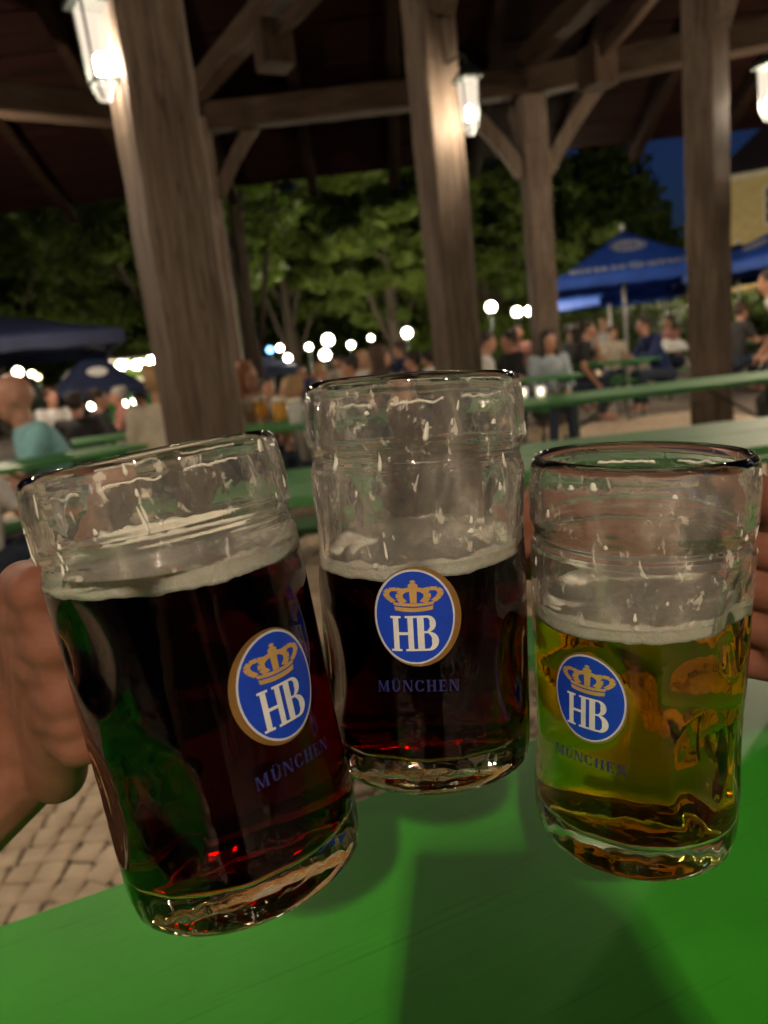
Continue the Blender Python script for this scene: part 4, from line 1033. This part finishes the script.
umbrella(at(245, 352, 20), 1.2, .5, .2, R(15), umb_navy, 'distant blue umbrella beside the slim dark tree')

# ------------------------------------------------------------------ houses
def house(name, c, rz, W, D, H, rh, wallm, roofm, label, wins):
    root = empty(name, c, rz); tag(root, label, 'house')
    bm = bmesh.new(); box(bm, (0, 0, H/2), (W, D, H)); bm_obj('wall', bm, wallm, root)
    bm = bmesh.new(); e = .5
    v = [bm.verts.new(p) for p in ((-W/2-e, -D/2-e, H-.05), (W/2+e, -D/2-e, H-.05), (W/2+e, D/2+e, H-.05), (-W/2-e, D/2+e, H-.05), (-W/2+D/2.2, 0, H+rh), (W/2-D/2.2, 0, H+rh))]
    for f_ in ((0, 1, 5, 4), (1, 2, 5), (2, 3, 4, 5), (3, 0, 4)): bm.faces.new([v[i] for i in f_])
    bm.faces.new([v[i] for i in (3, 2, 1, 0)]); bm_obj('roof', bm, roofm, root)
    bm = bmesh.new(); box(bm, (0, -D/2-.06, H-.16), (W+.1, .12, .22)); bm_obj('cornice', bm, CLw, root)
    for x, z in wins:
        bm = bmesh.new(); box(bm, (x, -D/2-.03, z), (1.12, .10, 1.62)); wn = bm_obj('window', bm, CLw, root)
        bm = bmesh.new()
        for i in (-1, 1):
            for j in (-1, 0, 1): box(bm, (x+i*.25, -D/2-.09, z+j*.48), (.42, .03, .42))
        bm_obj('pane', bm, pane_dark, wn)
    return root
CLw = var_mat('cream_trim', (.55, .5, .38), (.68, .62, .48), .8, 4)
pane_dark, n, b = newmat('dark_window_glass'); b.inputs['Base Color'].default_value = (.02, .025, .03, 1); b.inputs['Roughness'].default_value = .08
stucco = var_mat('yellow_stucco', (.50, .38, .16), (.62, .48, .22), .9, 3, bmp=.3, bd=.02)
rtile = var_mat('dark_roof_tile', (.02, .014, .012), (.05, .03, .025), .8, 6, (1, 6, 6), bmp=.6, bd=.03)
hl = at(724, 215, 34); hz = at(724, 176, 34).z
hv = Matrix.Rotation(R(-26), 3, 'Z') @ Vector((8, 3, 0))
house('house', (hl.x+hv.x, 34+hv.y, 0), R(-26), 16, 6, hz, 3.2, stucco, rtile, 'yellow house with dark roof and small-paned windows at the right', [(-8+1.9+.2, hz-1.5), (-8+4.6, hz-1.5), (-8+1.9+.2, hz-4.6), (-8+4.6, hz-4.6)])
# low lit serving stall with a yellow fascia
s0 = at(600, 296, 28); s1 = at(770, 280, 28)
root = empty('serving_stall', ((s0.x+s1.x)/2, 29, 0)); tag(root, 'long low serving stall with a lit yellow fascia behind the umbrellas', 'stall')
Ws = s1.x-s0.x+3; zt = s0.z
bm = bmesh.new(); box(bm, (0, 1.2, zt/2-.3), (Ws, 2.0, zt-.6)); bm_obj('wall', bm, rtile, root)
bm = bmesh.new(); box(bm, (0, 0, zt-.1), (Ws+.2, .12, .42), 0, .02); bm_obj('fascia', bm, stucco, root)
bm = bmesh.new(); box(bm, (0, 1.1, zt+.22), (Ws+.6, 3, .1), 0, .02); bm_obj('roof', bm, rtile, root)
# lit stall at left far behind (row of bright lamps)
s0 = at(112, 373, 24); s1 = at(166, 366, 24)
stall_glow = emit_mat('lit_counter_lamps', (1, .90, .66), 18)
root = empty('serving_stall', ((s0.x+s1.x)/2, 25, 0)); tag(root, 'brightly lit open stall under the trees left of the nearest post', 'stall')
Ws = s1.x-s0.x+1.2; zt = s0.z+.35
bm = bmesh.new(); box(bm, (0, 1.4, zt/2), (Ws, .1, zt), 0); bm_obj('wall', bm, CLw, root)
bm = bmesh.new(); box(bm, (0, .4, zt+.1), (Ws+.5, 2.6, .12), 0); bm_obj('roof', bm, rtile, root)
bm = bmesh.new(); box(bm, (0, 0, .5), (Ws, .5, 1.0), 0, .02); bm_obj('counter', bm, green_far, root)
for i in range(6):
    bm = bmesh.new(); ellipsoid(bm, (-Ws/2+Ws*(i+.5)/6, -.2, zt-.15+.04*(i % 2)), (.21, .21, .15)); bm_obj('lamp', bm, stall_glow, root, True)

# ------------------------------------------------------------------ garden lamps
globe_m = emit_mat('lit_globe', (1, .90, .70), 9)
warm_globe = emit_mat('warm_lit_globe', (1, .68, .30), 5)
blue_globe = emit_mat('blue_lit_sign', (.12, .4, 1), 3)
def garden_lamp(px, py, Y, r_, power, label, m=globe_m, hidden_post=False, group='white globe lamps in the garden'):
    r_ *= .82; c = at(px, py, Y); root = empty('garden_lamp', (c.x, c.y, 0)); tag(root, label, 'lamp', group)
    bm = bmesh.new(); ellipsoid(bm, (0, 0, c.z), (r_, r_, r_)); bm_obj('globe', bm, m, root, True)
    bm = bmesh.new(); tube(bm, [(0, 0, 0), (0, 0, c.z-r_*.9)], .03, 8); tube(bm, [(0, 0, 0), (0, 0, .15)], [.09, .05], 10); tube(bm, [(0, 0, c.z-r_*1.15), (0, 0, c.z-r_*.8)], [r_*.35, r_*.5], 10); bm_obj('post', bm, dark_metal, root)
    if power:
        l = bpy.data.lights.new('globe_light', 'POINT'); l.energy = power*2.6; l.color = (1, .88, .62); l.shadow_soft_size = r_*1.02
        lo = link(bpy.data.objects.new('globe_light', l)); lo.parent = root; lo.location = (0, 0, c.z)
gl = [(328, 340, 20, .17, 700, 'largest white globe lamp above the left half of the middle mug'), (325, 355, 18, .14, 0, 'globe lamp right below the largest one'),
      (407, 333, 20, .15, 600, 'white globe lamp just left of the middle post'), (491, 307, 19, .15, 500, 'white globe lamp right of the middle post, alone'),
      (517, 312, 22, .16, 400, 'left globe of the bright pair beside the far post'), (530, 311, 22, .16, 0, 'right globe of the bright pair beside the far post'),
      (309, 347, 23, .11, 0, 'small globe lamp left of the largest one'), (351, 345, 24, .12, 0, 'small globe lamp right of the largest one'),
      (371, 338, 26, .10, 0, 'faint small globe lamp between the two bright ones'), (288, 358, 22, .12, 300, 'globe lamp beside the slim dark tree'), (280, 348, 25, .12, 0, 'small globe lamp just right of the slim dark tree'),
      (18, 372, 17, .12, 120, 'globe lamp behind the head of the bald man'), (32, 374, 20, .09, 0, 'second small globe lamp right of the bald head'),
      (92, 406, 14, .08, 0, 'low white lamp among the dark figures at left'), (124, 404, 15, .08, 0, 'low lamp left of the cream jacket'), (135, 401, 16, .08, 0, 'low lamp touching the cream jacket'), (128, 424, 12, .07, 0, 'lowest lamp left of the cream jacket')]
for a in gl: garden_lamp(*a)
garden_lamp(38, 377, 18, .07, 0, 'small orange lamp right of the bald man', warm_globe)
garden_lamp(270, 350, 24, .12, 0, 'small blue lamp right of the slim dark tree', blue_globe, group='coloured lamps in the garden')
garden_lamp(345, 384, 16, .06, 0, 'small amber lamp low behind the middle mug', warm_globe, group='coloured lamps in the garden')
garden_lamp(700, 268, 27, .12, 1500, 'added lamp lighting the yellow house, hidden behind the right post')  # no visible source: lamp added to light the house wall
garden_lamp(546, 222, 11.6, .12, 190, 'added lamp hidden right behind the far timber post, lighting the umbrella')  # added behind the post as front light for the lettered umbrella
# concealed extra lamp, added to light the tree crowns at left
garden_lamp(150, 300, 30, .16, 250, 'added lamp lighting the trees, hidden behind the nearest post')

# ------------------------------------------------------------------ trees
leaf_m, n, b = newmat('tree_leaves'); v = coords(n)
n.links.new(ramp(n, noise_tex(n, v, 1.7, 5), [(.3, (.045, .075, .010)), (.55, (.075, .11, .014)), (.75, (.12, .15, .02))]), b.inputs['Base Color'])
b.inputs['Roughness'].default_value = .55; b.inputs['Specular IOR Level'].default_value = .3
trl = n.nodes.new('ShaderNodeBsdfTranslucent'); trl.inputs[0].default_value = (.10, .17, .02, 1); mxs = n.nodes.new('ShaderNodeMixShader'); mxs.inputs[0].default_value = .35
n.links.new(b.outputs[0], mxs.inputs[1]); n.links.new(trl.outputs[0], mxs.inputs[2]); n.links.new(mxs.outputs[0], n.nodes['Material Output'].inputs['Surface'])
bark = var_mat('tree_bark', (.025, .018, .012), (.06, .045, .03), .9, 12, (1, 1, .2), bmp=.8, bd=.02)
def tree(x, y, h, trunk_r, crown_c, crown_s, nl, leaf, label, sd, limbs=7, lean=(0, 0)):
    rs = np.random.RandomState(sd); rnd = random.Random(sd)
    root = empty('tree', (x, y, 0)); tag(root, label, 'tree', 'dense trees around the beer garden')
    cc = Vector(crown_c); bm = bmesh.new()
    top = Vector((lean[0], lean[1], cc.z*.95)); pts = [Vector((0, 0, 0)).lerp(top, t)+Vector((rnd.uniform(-.08, .08), rnd.uniform(-.08, .08), 0))*t for t in (0, .05, .2, .4, .6, .8, 1)]
    tube(bm, pts, [trunk_r*k for k in (1.5, 1.15, 1, .9, .75, .55, .3)], 12)
    tips = []
    for i in range(limbs):
        a = 2*PI*i/limbs+rnd.random(); st = pts[2+i % 4]; e = cc+Vector((math.cos(a)*crown_s[0]*.7, math.sin(a)*crown_s[1]*.7, rnd.uniform(-.5, .5)*crown_s[2]))
        m_ = st.lerp(e, .5)+Vector((0, 0, .25)); tube(bm, [st, m_, e], [trunk_r*.4, trunk_r*.25, trunk_r*.08], 7); tips += [m_, e]
        for q in range(2):
            e2 = e+Vector((rnd.uniform(-1, 1)*crown_s[0]*.35, rnd.uniform(-1, 1)*crown_s[1]*.35, rnd.uniform(-.5, .5)*crown_s[2]*.5)); tube(bm, [m_.lerp(e, .5), e2], [trunk_r*.14, trunk_r*.04], 5); tips.append(e2)
    bm_obj('trunk', bm, bark, root, True)
    # leaf clumps
    nc = 80; C = []
    for i in range(nc):
        d = rs.normal(size=3); d /= np.linalg.norm(d); rr = rs.uniform(.35, 1)**.6
        C.append([cc.x+d[0]*rr*crown_s[0], cc.y+d[1]*rr*crown_s[1], cc.z+d[2]*rr*crown_s[2]])
    C += [list(t) for t in tips]; C = np.array(C); k = rs.randint(0, len(C), nl); cs = (rs.uniform(.10, .22, len(C))*max(crown_s))[k]
    off = rs.normal(size=(nl, 3)); off /= np.linalg.norm(off, axis=1)[:, None]; off *= (rs.uniform(0, 1, nl)**.45*cs)[:, None]; off[:, 2] *= .6
    c = C[k]+off
    a = rs.normal(size=(nl, 3)); a /= np.linalg.norm(a, axis=1)[:, None]; b_ = np.cross(a, rs.normal(size=(nl, 3))); b_ /= np.linalg.norm(b_, axis=1)[:, None]
    s = leaf*rs.uniform(.6, 1.3, nl)[:, None]
    V = np.stack([c-a*s, c+b_*s*.5, c+a*s, c-b_*s*.5], 1).reshape(-1, 3)
    me = bpy.data.meshes.new('crown'); me.vertices.add(len(V)); me.vertices.foreach_set('co', V.ravel())
    me.loops.add(nl*4); me.loops.foreach_set('vertex_index', np.arange(nl*4)); me.polygons.add(nl); me.polygons.foreach_set('loop_start', np.arange(nl)*4); me.polygons.foreach_set('loop_total', np.full(nl, 4)); me.update()
    me.materials.append(leaf_m); o = link(bpy.data.objects.new('crown', me)); o.parent = root
    return root
tp = at(258, 380, 12.5)
tree(tp.x, tp.y, 6, .14, (-.5, .5, 5.2), (2.3, 2.0, 1.5), 14000, .09, 'slim dark-trunked tree right of the nearest post', 5, lean=(-.05, 0))
TL = [(-16, 27, 'dark tree at the far left beyond the navy umbrella'), (-11, 22, 'tree behind the brightly lit stall at left'), (-6.5, 25, 'broad yellow-green tree behind the nearest post'), (-2.6, 27, 'lit green tree above the largest globe lamp'),
      (1.0, 25, 'green tree behind the middle post'), (4.6, 28, 'dark tree between the middle post and the far post'), (6.6, 31, 'dark tree above the lettered umbrella'), (-4.5, 18.5, 'nearer tree with low branches left of the middle post'), (11.2, 37, 'tree by the left corner of the yellow house')]
for i, (x, y, lb) in enumerate(TL):
    hh = 5.2+1.1*math.sin(i*2.3)-(1.9 if i == 6 else 1.6 if i > 7 else 0); 
    tree(x, y, 8, .24, (0, 0, hh), (3.1, 2.6, 3.2 if i != 8 else 2.2), 36000, .115, lb, 40+i)
# the far dark wood closing the view behind the single trees
rs = np.random.RandomState(9); nl = 80000; ang = rs.uniform(-42, 26, nl); hgt = 12.0+1.6*np.sin(ang*.35)+1.1*np.sin(ang*.93+1); hgt = np.where(ang > 14, hgt*np.clip((18.5-ang)/4.5, .48, 1), hgt)
c = np.stack([ang, 41+rs.uniform(-2.5, 2.5, nl), rs.uniform(0, 1, nl)*hgt+rs.normal(size=nl)*.35], 1); a = rs.normal(size=(nl, 3)); a /= np.linalg.norm(a, axis=1)[:, None]; b_ = np.cross(a, rs.normal(size=(nl, 3))); b_ /= np.linalg.norm(b_, axis=1)[:, None]
V = np.stack([c-a*.34, c+b_*.2, c+a*.34, c-b_*.2], 1).reshape(-1, 3)
fo = mesh_obj('woods', V.tolist(), np.arange(nl*4).reshape(-1, 4).tolist(), leaf_m); tag(fo, 'dark distant wood closing the view behind the garden trees', 'woods', kind='stuff')
# hedge behind the far tables on the right
hb = at(560, 330, 24); rs = np.random.RandomState(3); nl = 9000
bm = bmesh.new()
for i in range(nl):
    c = Vector((rs.uniform(-5, 9), rs.uniform(-.6, .6), rs.uniform(0, 2.0)*(1-.1*rs.rand()))); a = Vector(rs.normal(size=3)).normalized()*.13; b_ = a.orthogonal().normalized()*.06
    bm.faces.new([bm.verts.new(c+q) for q in (-a, b_, a, -b_)])
hd = bm_obj('hedge', bm, leaf_m); hd.location = (hb.x, 26, 0); tag(hd, 'long low hedge behind the tables at right', 'hedge')
